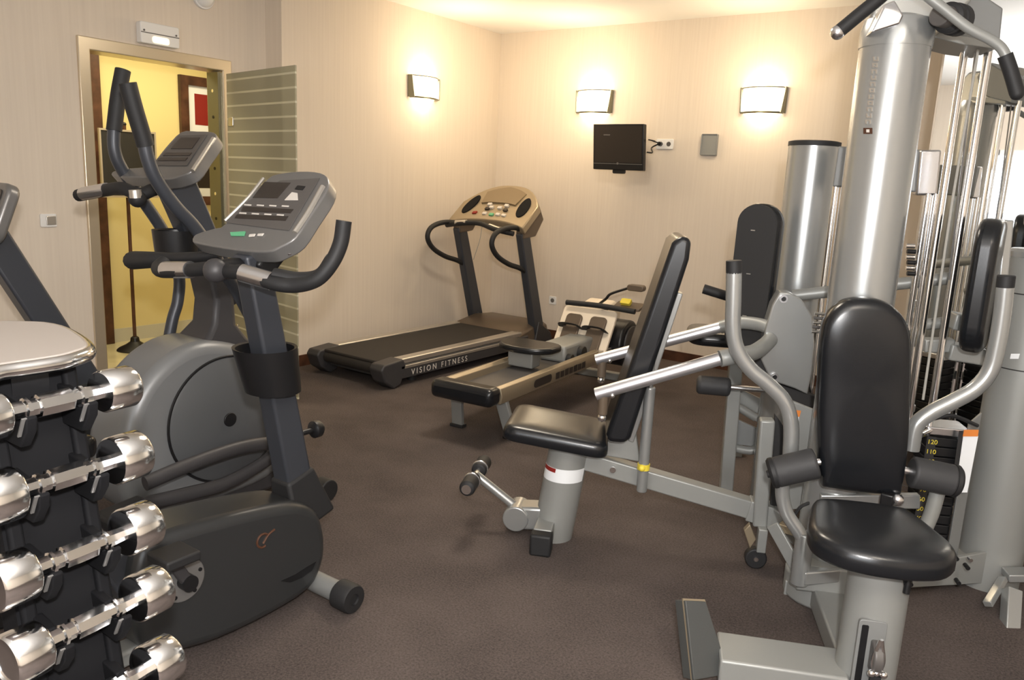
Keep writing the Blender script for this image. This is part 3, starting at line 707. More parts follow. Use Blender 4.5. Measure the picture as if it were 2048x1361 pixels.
for k in range(2): part('window_strip', MB().prism([CE(*q, .003) for q in ((332-k*10, 306+k*10), (384-k*8, 306+k*10), (379-k*8, 312+k*10), (326-k*10, 312+k*10))], ne*.002), 'scr', ec_)
part('side_trim', MB().tube([CE(385, 342, .002), CE(406, 310, .002), CE(427, 277, .002)], .008, n=8), 'alu', ec_)
# moving arms
na = [PX(XN+.10, *q) for q in ((255, 166), (268, 215), (286, 275), (296, 318), (312, 358), (348, 410), (392, 458), (440, 530), (478, 592), (512, 655))]
a1 = part('swing_arm', MB().tube(na, .024), 'char', et)
part('arm_grip', MB().tube(na[:3]+[PX(XN+.10, 291, 292)], .0285), 'rubber', a1)
fa = [PX(XN-.36, *q) for q in ((246, 140), (236, 195), (228, 262), (230, 305), (246, 342), (285, 400), (330, 470), (357, 545), (356, 600), (345, 640), (334, 700), (328, 745))]
a2 = part('swing_arm', MB().tube(fa, .024), 'char', et)
part('arm_grip', MB().tube(fa[:3], .0285), 'rubber', a2)
# fixed bar
kc = PX(XE+.02, 275, 398)
part('fixed_handlebar', MB().tube([PX(XE, 345, 392), PX(XE, 315, 378), kc+Vector((-.02, .02, .015)), PY(kc.y, 245, 377), PY(kc.y, 215, 380), PY(kc.y-.02, 157, 391)], .024), 'rubber', et)
part('pulse_grip', MB().tube([PY(kc.y, 214, 379), PY(kc.y-.018, 166, 388)], .0255, smooth=False), 'chrome_s', et)
part('pulse_grip', MB().tube([PX(XE+.03, 270, 380), PX(XE+.03, 272, 396)], .022, smooth=False), 'alu', et)
part('clamp_knob', MB().sphere(kc, .032), 'rubber', et)
cc = PX(XE+.05, 352, 486)
part('bottle_cage', MB().rings([[cc+UP*t+Vector((r*math.cos(a), r*math.sin(a), 0)) for a in [2*PI*k/24 for k in range(24)]] for t, r in ((-.06, .075), (.05, .085), (.045, .075), (-.05, .066))]), 'black', et)
# pedal bars and platforms
for nm, dx, q in (('near', .15, ((572, 884), (500, 892), (440, 908), (360, 938), (290, 968))), ('low', .13, ((560, 900), (520, 930), (450, 968), (370, 990), (285, 1010)))):
    part('pedal_bar', MB().tube([PX(XN+dx, *k) for k in q], .022, flat=1.3), 'tread', et)
part('pedal_bar', MB().tube([PX(XN-.40, *k) for k in ((500, 870), (400, 900), (280, 950), (220, 970))], .022, flat=1.3), 'tread', et)
for dx in (.14, -.42):
    pa, pb_ = PX(XN+dx, 300, 1010), PX(XN+dx, 205, 1050)
    part('foot_platform', MB().obox(pa, pb_, .14, .05), 'rubber', et, bev=.015)
yf, yr2 = hpts[0].y+.42, 1.1
for y in (2.28, .95):
    sb2 = part('stabiliser', MB().cyl((XE-.27, y, .05), (XE+.27, y, .05), .036), 'grey_d', et)
    for s in (-1, 1): part('end_cap', MB().cyl((XE+s*.24, y, .05), (XE+s*.31, y, .05), .05), 'rubber', sb2, bev=.006)
part('base_rail', MB().obox((XE, .95, .08), (XE, 2.28, .08), .09, .06), 'tread', et, bev=.012)
part('pedestal', MB().box((XE-.11, 1.55, .05), (XE+.11, 2.15, .35)), 'tread', et, bev=.02)

# ------------------------------------------------------------------ third cardio machine, cut off by the left edge
XT = -3.46
th = thing('recumbent_bike', (XT, 1.3, 0), 'dark exercise machine cut off by the left picture edge, with a leaning mast', 'exercise bike')
m0, m1 = PX(XT, 108, 668), PX(XT, -22, 470)
md = (m1-m0).normalized()
part('mast', MB().obox(m0-md*.45, m1, .09, .115, (0, 1, 0)), 'char', th, bev=.012)
pc = PX(XT, -5, 425); nt_ = Vector((0, -.93, .37)).normalized(); vt = Vector((0, .37, .93)).normalized()
c_edge = PX(XT+.16, 30, 400)
ctr = Vector((XT-.02, c_edge.y-.055, PX(XT, 5, 420).z))
cs3 = part('console', MB().prism(rrect(ctr, (1, 0, 0), vt, .36, .24, .05), -nt_*.05), 'cons', th, bev=.014, seg=4)
part('face_panel', MB().prism(rrect(ctr+nt_*.001, (1, 0, 0), vt, .29, .18, .02), nt_*.003), 'scr', cs3)
part('drive_housing', MB().box((XT-.13, 1.25, .05), (XT+.13, 1.95, .50)), 'hull', th, bev=.06, seg=4)
part('base_rail', MB().obox((XT, .3, .07), (XT, 1.9, .07), .10, .07), 'tread', th, bev=.012)
for y in (.35, 1.85): part('stabiliser', MB().cyl((XT-.25, y, .045), (XT+.25, y, .045), .042), 'tread', th)
part('seat', MB().box((XT-.19, .45, .46), (XT+.19, .80, .53)), 'vinyl', th, bev=.03)
part('seat_stand', MB().box((XT-.05, .50, .08), (XT+.05, .75, .47)), 'tread', th, bev=.01)

# ------------------------------------------------------------------ dumbbell rack
rows = [(225, 768), (265, 915), (275, 1053), (303, 1190), (312, 1322)]
RY = .60
hd = [PY(.70, q[0], q[1]+15) for q in rows]
rk = thing('dumbbell_rack', (-1.37, RY, 0), 'black upright dumbbell rack with a chrome rimmed grey top tray in the near left corner', 'dumbbell rack')
slope = (hd[-1].x-hd[0].x)/(hd[-1].z-hd[0].z)
def rx(z): return hd[0].x+slope*(z-hd[0].z)
back = -.075
for y in (RY-.075, RY+.052):
    part('upright', MB().prism([(rx(1.10)-.065, y, 1.10), (rx(0)-.065, y, 0), (rx(0)-.21, y, 0), (rx(1.10)-.13, y, 1.10)], (0, .024, 0)), 'matte', rk, bev=.006)
part('back_panel', MB().prism([(rx(1.10)-.078, RY-.08, 1.10), (rx(0.05)-.078, RY-.08, .05), (rx(.05)-.115, RY-.08, .05), (rx(1.10)-.115, RY-.08, 1.10)], (0, .16, 0)), 'matte', rk)
part('base', MB().prism(rrect((rx(0)-.14, RY, 0), (1, 0, 0), (0, 1, 0), .42, .40, .05), UP*.05), 'black', rk, bev=.012)
zs = [p.z for p in hd]+[hd[-1].z-.128*k for k in (1, 2, 3)]
for z in zs:
    if z < .09: continue
    for y in (RY-.052, RY+.052):
        X0 = rx(z)-.12*(y-RY)
        cr = [(X0+.034, y, z-.006), (X0+.026, y, z-.004), (X0+.016, y, z-.0195), (X0-.018, y, z-.0195), (X0-.026, y, z+.004), (X0-.08, y, z+.010), (X0-.08, y, z-.062), (X0+.004, y, z-.062), (X0+.030, y, z-.030)]
        sd_ = part('saddle', MB().prism([(a, b-.009, c) for a, b, c in cr], (0, .018, 0)), 'matte', rk, bev=.003)
        part('saddle_lip', MB().obox((X0+.032, y-.0105, z-.006), (X0+.012, y-.0105, z-.040), .008, .003, (0, 0, 1)), 'cons', sd_)
# top tray
tq = [PZ(1.135, *q) for q in ((-60, 650), (60, 642), (120, 650), (160, 670), (176, 690), (150, 702), (110, 712), (0, 728), (-90, 742))]
tray = spline(tq, 3, closed=True)
part('top_tray', MB().prism(tray, -UP*.022), 'tray', rk, bev=.006)
part('tray_rim', MB().tube([p-UP*.014 for p in tray], .013, n=10, smooth=False, closed=True), 'chrome', rk)
part('tray_bar', MB().tube([PZ(1.120, -60, 748), PZ(1.120, 20, 734), PZ(1.120, 104, 712)], .012, smooth=False), 'chrome', rk)
part('tray_post', MB().box((rx(1.1)-.125, RY-.03, 1.04), (rx(1.1)-.07, RY+.03, 1.126)), 'black', rk)

def make_dumbbell(loc, label, sc=1.):
    db = thing('chrome_dumbbell', loc, label, 'dumbbell', 'chrome dumbbells on the rack')
    L = Vector(loc); yv = Vector((-.12, 1, 0)).normalized()
    part('handle', MB().lathe(L-yv*.088, yv, [(.0150, 0), (.0150, .036), (.0190, .038), (.0190, .044), (.0150, .046), (.0150, .058), (.0200, .060), (.0205, .088), (.0200, .116), (.0150, .118), (.0150, .130), (.0190, .132), (.0190, .138), (.0150, .140), (.0125, .176)], 8), 'chrome', db, ang=25)
    for s in (-1, 1):
        part('head', MB().lathe(L+yv*s*.082, yv*s, [(.018, 0), (.041, .001), (.044, .005), (.044, .056), (.041, .060), (.032, .061), (.030, .057), (0, .057)], 40), 'chrome', db)
    return db
lab = ['uppermost chrome dumbbell, just below the rack tray', 'second chrome dumbbell down the rack', 'chrome dumbbell in the middle of the five rows on the rack', 'fourth chrome dumbbell down the rack, second from the bottom', 'lowest chrome dumbbell showing on the rack, at the bottom picture edge']
d0 = make_dumbbell((rx(hd[0].z), RY, hd[0].z), lab[0])
for p, l in zip(hd[1:], lab[1:]): dup(d0, (rx(p.z), RY, p.z), l)
for ch in d0.children:
    if ch.name.startswith('head'): ch.scale = (.86, 1, .86)

# ------------------------------------------------------------------ multi station gym
gy = thing('multi_station_gym', G(.1, -.2, 0), 'large silver grey multi station gym with tall round tower, black pads and weight stacks', 'multi gym')
RT = .107
tw = part('tower_column', MB().cyl(G(0, 0, 0), G(0, 0, 1.985), RT, n=56), 'silver', gy)
part('tower_cap', MB().lathe(G(0, 0, 1.93), UP, [(RT+.003, 0), (RT+.004, .05), (RT-.005, .085), (.06, .10), (0, .10)], 48), 'silver', gy)
part('tower_foot', MB().cyl(G(0, 0, 0), G(0, 0, .10), .135, n=40), 'grey', gy, bev=.01)
# faint vertical lettering and emblem on the tower
def on_col(c, R, px, py):
    """point where the sight line meets a vertical column of radius R"""
    v = ray(px, py); o = CAM-c; a = v.x**2+v.y**2; b = o.x*v.x+o.y*v.y; cc = o.x**2+o.y**2-R*R
    return CAM+v*((-b-math.sqrt(max(b*b-a*cc, 0)))/a)
lm = MB()
def patch_col(mb, x, y, w, h, R=RT):
    q = [on_col(GT, R+.0015, x+dx, y+dy) for dx, dy in ((-w, h), (w, h), (w, -h), (-w, -h))]
    c = (q[0]+q[2])/2; n = (c-Vector((GT.x, GT.y, c.z))).normalized()
    mb.prism(q, n*.0015)
for k in range(11):
    y = 118+k*12.6; x = 1752-k*1.55
    for dx, w, dy in ((-4, 1.6, 0), (4, 1.6, 0)): patch_col(lm, x+dx, y, w, 4.4)
    patch_col(lm, x, y+(-3 if k % 3 else 3), 4.5, 1.3)
    if k % 2: patch_col(lm, x, y+2.5, 4.5, 1.2)
part('tower_lettering', lm, 'alu', tw)
em2 = MB(); patch_col(em2, 1736, 262, 9, 6); part('tower_emblem', em2, 'wood', tw)
em3 = MB(); patch_col(em3, 1736, 262, 3, 3, RT+.001); part('emblem_mark', em3, 'key', tw)

# top beam, shroud and lat pull down bar
part('top_arm', MB().prism([gb(.0, *q) for q in ((1735, 60), (1750, -10), (1800, -60), (1990, -60), (1920, 30), (1862, 62))], GD*-.10), 'silver', gy, bev=.012)
part('front_bracket', MB().prism([gb(.115, *q) for q in ((1742, 66), (1770, 8), (1790, 0), (1808, 30), (1800, 48))], GD*-.09), 'chrome_s', gy, bev=.006)
part('pulley_shroud', MB().prism([gb(-.14, *q) for q in ((1915, -45), (2007, 16), (1999, 97), (1930, 76), (1890, 58), (1880, 0))], GD*-.16), 'grey_d', gy, bev=.006)
part('rod_cap', MB().prism([gb(-.12, *q) for q in ((1878, 66), (1936, 72), (1990, 88), (1990, 98), (1930, 90), (1866, 74))], GD*-.2), 'grey', gy, bev=.003)
kn0, kn1 = gb(.13, 1885, 32), gb(.02, 1928, 44)
kn = (kn1-kn0)
part('pulley_hub', MB().cyl(kn0-kn*.15, kn0+kn*.25, .032), 'cons_d', gy, bev=.004)
part('pulley_wheel', MB().lathe(kn0+kn*.2, kn, [(.035, 0), (.046, .008), (.046, .03), (.040, .036), (.048, .044), (.048, .08), (.03, .09)], 28), 'rubber', gy, bev=.002)
lb = [gb(.22, *q) for q in ((1676, 64), (1715, 32), (1752, 2), (1785, -26), (1830, -22), (1880, 12), (1935, 55), (1985, 82), (2008, 104), (2022, 145), (2034, 186))]
lat = part('lat_bar', MB().tube(lb, .0145, n=16), 'grey', gy)
part('lat_grip', MB().tube([gb(.22, *q) for q in ((1680, 61), (1715, 32), (1752, 2), (1770, -14))], .0205, n=16), 'rubber', lat)
part('lat_grip', MB().tube([gb(.22, *q) for q in ((2010, 110), (2022, 145), (2034, 186))], .0205, n=16), 'rubber', lat)
part('lat_bar_end', MB().sphere(gb(.22, 1675, 65), .0215), 'chrome_s', lat)
part('lat_bar_end', MB().sphere(gb(.22, 2034, 187), .0195), 'rubber', lat)

# chrome guide rods and cables of the main stack
for px, py in ((1931, 90), (1978, 97)):
    t = gb(-.24, px, py); part('guide_rod', MB().cyl(Vector((t.x, t.y, .12)), t, .0135, n=20), 'chrome', gy)
    if px < 1950: rodA = t
    else: rodB = t
part('cable', MB().tube([gb(-.16, 1958, 90), gb(-.14, 1905, 400), gb(-.12, 1846, 800)], .0045, n=8, smooth=False), 'letter', gy)
part('cable', MB().tube([gb(-.22, 1952, 92), gb(-.22, 1898, 560)], .0035, n=8, smooth=False), 'cons', gy)
# main weight stack between the rods
sc0 = (rodA+rodB)/2; sc0.z = 0
sl_ = gb(-.18, 1846, 940); sl_ = (sl_-GT).dot(GE); sc0 = G(sl_+.065, -.25, 0)
for k in range(12):
    z = .14+k*.038
    part('weight_plate', MB().prism(rrect(sc0+UP*z, GE, GD, .135, .12, .012), UP*.034), 'black', gy, bev=.003)
num = MB()
nb = part('number_strip', MB().prism([sc0+GE*-.066+GD*.0625+UP*.14, sc0+GE*-.034+GD*.0625+UP*.14, sc0+GE*-.034+GD*.0625+UP*.595, sc0+GE*-.066+GD*.0625+UP*.595], GD*.002), 'board', gy)
for k in range(12):
    z = .145+k*.038
    text('weight_number', str(10+k*10 if k < 9 else 100+(k-9)*10), sc0+GE*-.064+GD*.0650+UP*(z+.004), GE, UP, .024, 'yellow', nb, depth=.0006)
part('stack_head', MB().prism(rrect(sc0+UP*.602, GE, GD, .155, .13, .015), UP*.03), 'chrome_s', gy, bev=.004)
part('selector_pin', MB().cyl(sc0+GD*.06+GE*-.06+UP*.617, sc0+GD*.13+GE*-.11+UP*.617, .010), 'chrome', gy)
part('selector_pin', MB().cyl(sc0+GD*.06+UP*.345, sc0+GD*.10+UP*.345, .006), 'chrome', gy)
# shroud panels and placard beside the stack
sh = [gb(-.17, *q) for q in ((1893, 822), (1952, 836), (1918, 1105), (1862, 1080))]
part('stack_shroud', MB().prism([G(sl_+.128, -.172, .08), G(.52, -.20, .08), G(.52, -.20, .70), G(sl_+.128, -.172, .66)], GD*-.014), 'grey_d', gy, bev=.003)
pq = [gb(-.155, *q) for q in ((1926, 872), (1956, 872), (1934, 985), (1910, 985))]
plc = part('warning_placard', MB().prism(pq, GD*.003), 'paper', gy)
part('placard_header', MB().prism([gb(-.150, *q) for q in ((1928, 860), (1957, 860), (1955, 873), (1925, 873))], GD*.003), 'orange', plc)
part('placard_edge', MB().prism([gb(-.158, *q) for q in ((1918, 862), (1926, 862), (1908, 990), (1900, 990))], GD*.002), 'board', gy)
part('shroud_cable', MB().tube([gb(-.02, 1868, 838), gb(-.02, 1905, 832), gb(-.06, 1955, 852)], .007, n=8), 'rubber', gy)

# right column and its surroundings
rc0 = GT+Vector((.485, .555, 0))
part('right_column', MB().cyl(rc0, rc0+UP*1.27, .113, n=48), 'grey', gy)
part('column_lid', MB().lathe(rc0+UP*1.27, UP, [(.116, 0), (.116, .02), (.10, .03), (0, .03)], 40), 'silver', gy)
part('column_seam', MB().cyl(rc0+UP*.865, rc0+UP*.869, .1145, n=48), 'board', gy)
part('column_seam', MB().cyl(rc0+UP*1.14, rc0+UP*1.144, .1145, n=48), 'board', gy)
part('placard_spot', MB().prism([on_col(rc0, .114, *q) for q in ((2022, 708), (2040, 708), (2037, 718), (2020, 718))], (.0, -.002, 0)), 'paper', gy)
# black pad standing before the right column, seen edge on
pr_ = [gb(-.12, 1985, 440), gb(-.12, 1958, 700)]
part('side_pad', MB().prism(rrect((pr_[0]+pr_[1])/2-Vector((.045, 0, 0)), (.02, 1, 0), UP, .27, (pr_[0]-pr_[1]).length*1.02, .1, 8), Vector((.075, 0, 0))), 'vinyl', gy, bev=.024, seg=4)
part('side_pad_post', MB().obox(gb(-.2, 2012, 440), gb(-.2, 1985, 720), .03, .06, GD), 'silver', gy, bev=.005)
part('side_bracket', MB().obox(gb(-.3, 1900, 640), gb(-.3, 1985, 655), .10, .06), 'grey', gy, bev=.006)
part('side_bracket', MB().obox(gb(-.3, 1892, 700), gb(-.3, 1965, 712), .10, .06), 'grey', gy, bev=.006)
part('side_bracket', MB().obox(gb(-.3, 1845, 690), gb(-.3, 1905, 690), .06, .05), 'grey', gy, bev=.006)

# rear column of the second stack and crossing members
bcp = gb(-.74, 1629, 290); bc0 = Vector((bcp.x, bcp.y, 0))
part('rear_column', MB().cyl(bc0, bc0+UP*1.655, .103, n=48), 'silver', gy)
part('rear_column_lid', MB().lathe(bc0+UP*1.655, UP, [(.106, 0), (.106, .018), (.09, .022), (0, .02)], 40), 'rubber', gy)
hz = gb(-.52, 1700, 340).z
bl, br = gb(-.52, 1674, 334), gb(-.40, 1872, 345)
part('stack_bracket', MB().obox(bl, br, .09, .155), 'grey_d', gy, bev=.006)
part('bracket_end', MB().obox(gb(-.38, 1832, 346), gb(-.38, 1874, 346), .06, .165), 'chrome_s', gy, bev=.008)
for b, px, py in ((-.50, 1672, 372), (-.50, 1689, 374), (-.36, 1856, 388), (-.36, 1872, 388)):
    t = gb(b, px, py); part('guide_rod', MB().cyl(Vector((t.x, t.y, .12)), t, .0125, n=18), 'chrome', gy)
xt0, xt1 = gb(-.50, 1585, 592), gb(-.40, 1905, 556)
part('cross_tube', MB().cyl(xt0, xt1, .024), 'grey', gy)
part('cross_tube', MB().cyl(gb(-.35, 1840, 650), gb(-.35, 1960, 640), .022), 'grey', gy)
s2c = gb(-.48, 1700, 900); s2c = Vector((s2c.x+.05, s2c.y+.02, 0))
for k in range(12):
    z = .14+k*.04
    part('weight_plate', MB().prism(rrect(s2c+UP*z, GE, GD, .30, .12, .012), UP*.036), 'black', gy, bev=.003)
part('stack_head', MB().prism(rrect(s2c+UP*.622, GE, GD, .31, .13, .015), UP*.03), 'chrome_s', gy, bev=.004)
for k in range(6):
    q = gb(-.33, 1812+2*(k % 2), 492+k*11); part('adjust_pin', MB().cyl(q, q+GE*.03, .009, n=10), 'chrome' if k % 2 == 0 else 'black', gy)
for k in range(5):
    q = gb(-.3, 1640-k*1.5, 628+k*9); part('adjust_pin', MB().cyl(q-GE*.02, q+GE*.02, .006, n=10), 'chrome' if k % 2 == 0 else 'cons_d', gy)

# cover plate of the press lever
cvp = [gb(-.36, *q) for q in ((1560, 585), (1580, 586), (1604, 600), (1624, 632), (1630, 690), (1624, 745), (1615, 790), (1590, 778), (1552, 765), (1540, 758), (1522, 720), (1530, 660), (1545, 610))]
cv = part('lever_cover', MB().prism(cvp, GD*-.10), 'silver', gy, bev=.006)
for q in ((1567, 598), (1549, 754)):
    c = gb(-.355, *q); part('cover_bolt', MB().cyl(c, c+GD*.006, .016), 'chrome_s', cv); part('cover_bolt', MB().cyl(c+GD*.006, c+GD*.009, .009), 'black', cv)
part('lever_underside', MB().prism([gb(-.40, *q) for q in ((1485, 735), (1530, 705), (1560, 770), (1650, 800), (1625, 830), (1570, 800))], GD*-.05), 'board', gy, bev=.004)

# press arms reaching past the bench
na_ = [gb(.05, 1192, 789), gb(.05, 1440, 718)]
fa_ = [gb(-.47, 1192, 720), gb(-.47, 1440, 655)]
pa1 = part('press_arm', MB().cyl(na_[0], na_[1], .0235), 'satin', gy)
pa2 = part('press_arm', MB().cyl(fa_[0], fa_[1], .0235), 'satin', gy)
for a, pp in ((na_[0], pa1), (fa_[0], pa2)):
    dv = (na_[1]-na_[0]).normalized(); g0 = a+dv*.03
    part('press_grip', MB().cyl(g0+UP*.012, g0-UP*.085, .0185), 'champ_d', pp, bev=.003)
    part('grip_knob', MB().sphere(g0-UP*.098, .0165), 'chrome', pp)
    part('arm_bolt', MB().sphere(g0+dv*.035-UP*.02+GD*.015, .010), 'chrome', pp)
yoke = [na_[1], gb(.03, 1470, 712), gb(-.10, 1505, 706), gb(-.28, 1528, 692), gb(-.36, 1540, 680)]
part('press_yoke', MB().tube(yoke, .030), 'grey', gy)
yoke2 = [fa_[1], gb(-.46, 1480, 646), gb(-.42, 1520, 650), gb(-.38, 1545, 660)]
part('press_yoke', MB().tube(yoke2, .027), 'grey', gy)

# rear station pad (we see its backing board)
rp0, rp1 = gb(-.52, 1519, 407), gb(-.52, 1482, 712)
rpc = (rp0+rp1)/2; rpu = (rp0-rp1); rpL = rpu.length; rpu.normalize()
rpw = (GE*.90+GD*.44); rpw = (rpw-rpu*rpw.dot(rpu)).normalized(); rpn = rpw.cross(rpu)
if rpn.dot(GD) > 0: rpn = -rpn
rpad = part('rear_pad', MB().prism(rrect(rpc+rpn*.012, rpw, rpu, .185, rpL, .085, 8), rpn*.07), 'vinyl', gy, bev=.026, seg=5)
part('backing_board', MB().prism(rrect(rpc, rpw, rpu, .165, rpL*.98, .075, 8), rpn*.014), 'board', rpad)
for q in ((1506, 461), (1497, 548), (1489, 632)):
    c = hit(q[0], q[1], rpc-rpn*.001, rpn); part('staple', MB().prism(rrect(c, rpw, rpu, .018, .004, .001), -rpn*.002), 'alu', rpad)
part('rear_pad_post', MB().obox(rpc+rpn*.04-rpu*.25, bc0+UP*.9, .05, .05), 'grey', gy, bev=.006)
# third station parts showing behind the press arms
part('rear_handle', MB().tube([gb(-.75, 1407, 578), gb(-.75, 1452, 592), gb(-.75, 1500, 606)], .022, smooth=False), 'rubber', gy)
rs = gb(-.85, 1430, 684)
part('rear_seat', MB().prism(rrect(rs, GE, GD, .26, .30, .08, 6), UP*.06), 'vinyl', gy, bev=.025, seg=4)
part('rear_seat_stand', MB().obox(rs+GE*.10, rs+GE*.12-UP*(rs.z-.02), .06, .08, GD), 'grey', gy, bev=.006)
rr_ = gb(-.70, 1427, 772)
part('rear_roller', MB().cyl(rr_-GE*.075, rr_+GE*.075, .043), 'foam', gy, bev=.018, seg=3)
part('roller_axle', MB().cyl(rr_-GE*.06, rr_+GE*.22, .012), 'chrome_s', gy)

# pec deck arms
la = [gb(.12, *q) for q in ((1468, 545), (1467, 600), (1466, 655), (1474, 698), (1500, 738), (1540, 772), (1570, 806), (1582, 850), (1581, 905), (1578, 945))]
ar1 = part('pec_arm', MB().tube(la, .0265, n=18), 'silver', gy)
part('arm_plug', MB().cyl(gb(.12, 1468, 548), gb(.12, 1468, 521), .0265), 'rubber', ar1, bev=.003)
ra = [gb(.10, *q) for q in ((2010, 575), (2004, 630), (1994, 690), (1980, 742), (1950, 778), (1905, 804), (1862, 826), (1832, 852), (1822, 900))]
ar2 = part('pec_arm', MB().tube(ra, .0265, n=18), 'silver', gy)
part('arm_plug', MB().cyl(gb(.10, 2010, 576), gb(.10, 2013, 551), .0265), 'rubber', ar2, bev=.003)
# front back pad
fp = [gb(.235, *q) for q in ((1740, 603), (1727, 990))]
fpu = (fp[0]-fp[1]); fpl = fpu.length; fpu.normalize(); fpc = (fp[0]+fp[1])/2
fpc = fpc+GE*.0
fpad = []
for a_, t_ in ((-.092, -.5), (.092, -.5), (.118, -.46), (.1325, -.2), (.1325, .12), (.128, .30), (.112, .40), (.075, .47), (.03, .499), (-.03, .499), (-.075, .47), (-.112, .40), (-.128, .30), (-.1325, .12), (-.1325, -.2), (-.118, -.46)):
    fpad.append(fpc+GE*a_*1.07+fpu*(t_*fpl*1.01))
part('front_back_pad', pad([p-GD*.085 for p in spline(fpad, 3, closed=True)], GD*.075, .008), 'vinyl', gy, ang=80)
part('pad_mount', MB().obox(fpc-GD*.075+fpu*.12, G(0, .08, fpc.z+.08), .09, .12), 'grey', gy, bev=.006)
part('pad_mount', MB().obox(fpc-GD*.075-fpu*.18, G(0, .08, fpc.z-.16), .09, .10), 'grey', gy, bev=.006)
part('pad_stud', MB().sphere(gb(.22, 1795, 1000), .022), 'chrome_s', gy)
part('pad_clamp', MB().box(tuple(gb(.22, 1775, 998)-Vector((.02, .02, .02))), tuple(gb(.22, 1775, 998)+Vector((.02, .02, .02)))), 'black', gy, bev=.005)
part('seat_rail', MB().obox(gb(.10, 1640, 1002), gb(.10, 1838, 1002), .03, .05), 'silver', gy, bev=.004)
# forearm rollers
for q0, q1, ax0 in (((1548, 946), (1634, 926), (1655, 922)), ((1908, 962), (1822, 944), (1812, 942))):
    c0, c1, c2 = gb(.20, *q0), gb(.20, *q1), gb(.20, *ax0)
    rl = part('arm_roller', MB().cyl(c0, c1, .052, n=32), 'foam', gy, bev=.010)
    dv = (c0-c1).normalized()
    part('roller_cap', MB().lathe(c0-dv*.004, dv, [(.053, 0), (.053, .012), (.045, .02), (.014, .021), (.012, .028), (0, .028)], 28), 'rubber', rl)
    part('roller_axle', MB().cyl(c1, c2-dv*.03, .012), 'chrome_s', rl)
part('roller_arm', MB().tube([gb(.17, *q) for q in ((1566, 955), (1565, 992), (1574, 1028), (1592, 1056), (1602, 1072))], .024), 'silver', gy)
part('roller_hub', MB().cyl(gb(.17, 1611, 1066), gb(.17, 1598, 1168), .031), 'silver', gy, bev=.005)
part('hub_arm', MB().obox(gb(.17, 1598, 1150), gb(.10, 1690, 1142), .07, .05), 'silver', gy, bev=.006)
part('roller_arm', MB().tube([gb(.17, *q) for q in ((1875, 985), (1862, 1030), (1840, 1080), (1822, 1130))], .024), 'grey', gy)
part('hub_cable', MB().tube([gb(.18, 1600, 1072), gb(.18, 1650, 1092), gb(.16, 1700, 1108)], .008, n=8, smooth=False), 'rubber', gy)
part('hub_cable', MB().tube([gb(.14, 1620, 1092), gb(.14, 1660, 1110)], .006, n=8, smooth=False), 'rubber', gy)
part('hub_cable', MB().tube([gb(.05, 1590, 1030), gb(.05, 1602, 1014), gb(.05, 1625, 1004)], .006, n=8), 'rubber', gy)
part('base_box', MB().prism([gb(.02, *q) for q in ((1582, 1150), (1650, 1150), (1700, 1150), (1700, 1226), (1640, 1226), (1600, 1214))], GD*-.18), 'grey', gy, bev=.012)
part('base_slab', MB().obox(G(-.12, .10, .13), G(.12, .10, .13), .10, .10), 'grey', gy, bev=.008)
part('diagonal_strut', MB().obox(gb(-.02, 1545, 1050), gb(.06, 1608, 1162), .012, .05, UP), 'grey', gy, bev=.003)
part('diagonal_strut', MB().obox(gb(-.06, 1560, 1052), gb(-.02, 1606, 1066), .05, .03, UP), 'champ', gy, bev=.003)
part('foot_tab', MB().obox(gb(.03, 1577, 1162), gb(.03, 1572, 1196), .022, .012, GD), 'grey', gy, bev=.003)

# front seat and its pedestal
sz = .475
sctr = Vector((-.335, 2.335, sz))
so_ = []
for a_, d_ in ((-.11, -.185), (0, -.195), (.11, -.185), (.145, -.15), (.178, -.02), (.190, .06), (.178, .12), (.13, .175), (.06, .20), (0, .205), (-.06, .20), (-.13, .175), (-.178, .12), (-.190, .06), (-.178, -.02), (-.145, -.15)):
    so_.append(sctr+GE*a_+GD*d_)
so_ = spline(so_, 3, closed=True)
part('front_seat', pad(so_, UP*.07, .010), 'vinyl', gy, ang=80)
pdc = Vector((-.306, 2.33, 0))
part('seat_pedestal', MB().cyl(pdc, pdc+UP*sz, .083, n=44), 'grey', gy)
fd = (CAM-pdc); fd.z = 0; fd.normalize(); sd2 = Vector((fd.y, -fd.x, 0))
def PD(a, o, z): return pdc+GD*o+GE*a+UP*z
sl = part('pedestal_slot', MB().prism(rrect(PD(-.022, .074, .17), GE, UP, .075, .26, .01), GD*.012), 'grey_d', gy, bev=.002)
part('slot_shade_strip', MB().prism(rrect(PD(-.042, .086, .165), GE, UP, .018, .24, .004), GD*.002), 'black', sl)  # black strip on the surface stands in for shade inside the slot
part('slot_pulley', MB().cyl(PD(-.022, .095, .20), PD(.006, .095, .20), .045, n=28), 'cons_d', sl, bev=.006)
part('slot_clip', MB().tube([PD(-.008, .12, .265), PD(-.020, .122, .20), PD(-.008, .124, .16), PD(.006, .122, .20), PD(-.006, .12, .265)], .006, n=8), 'chrome', sl)
for dx in (-.010, .022): part('clip_ball', MB().sphere(PD(-.012+dx, .127, .165), .011), 'chrome', sl)
part('slot_strap', MB().obox(PD(-.008, .122, .155), PD(-.014, .118, .03), .028, .01, GD), 'rubber', sl)
part('seat_lever', MB().cyl(PD(.045, .075, .445), PD(.045, .105, .43), .012).cyl(PD(.045, .10, .455), PD(.042, .105, .405), .009), 'black', gy)
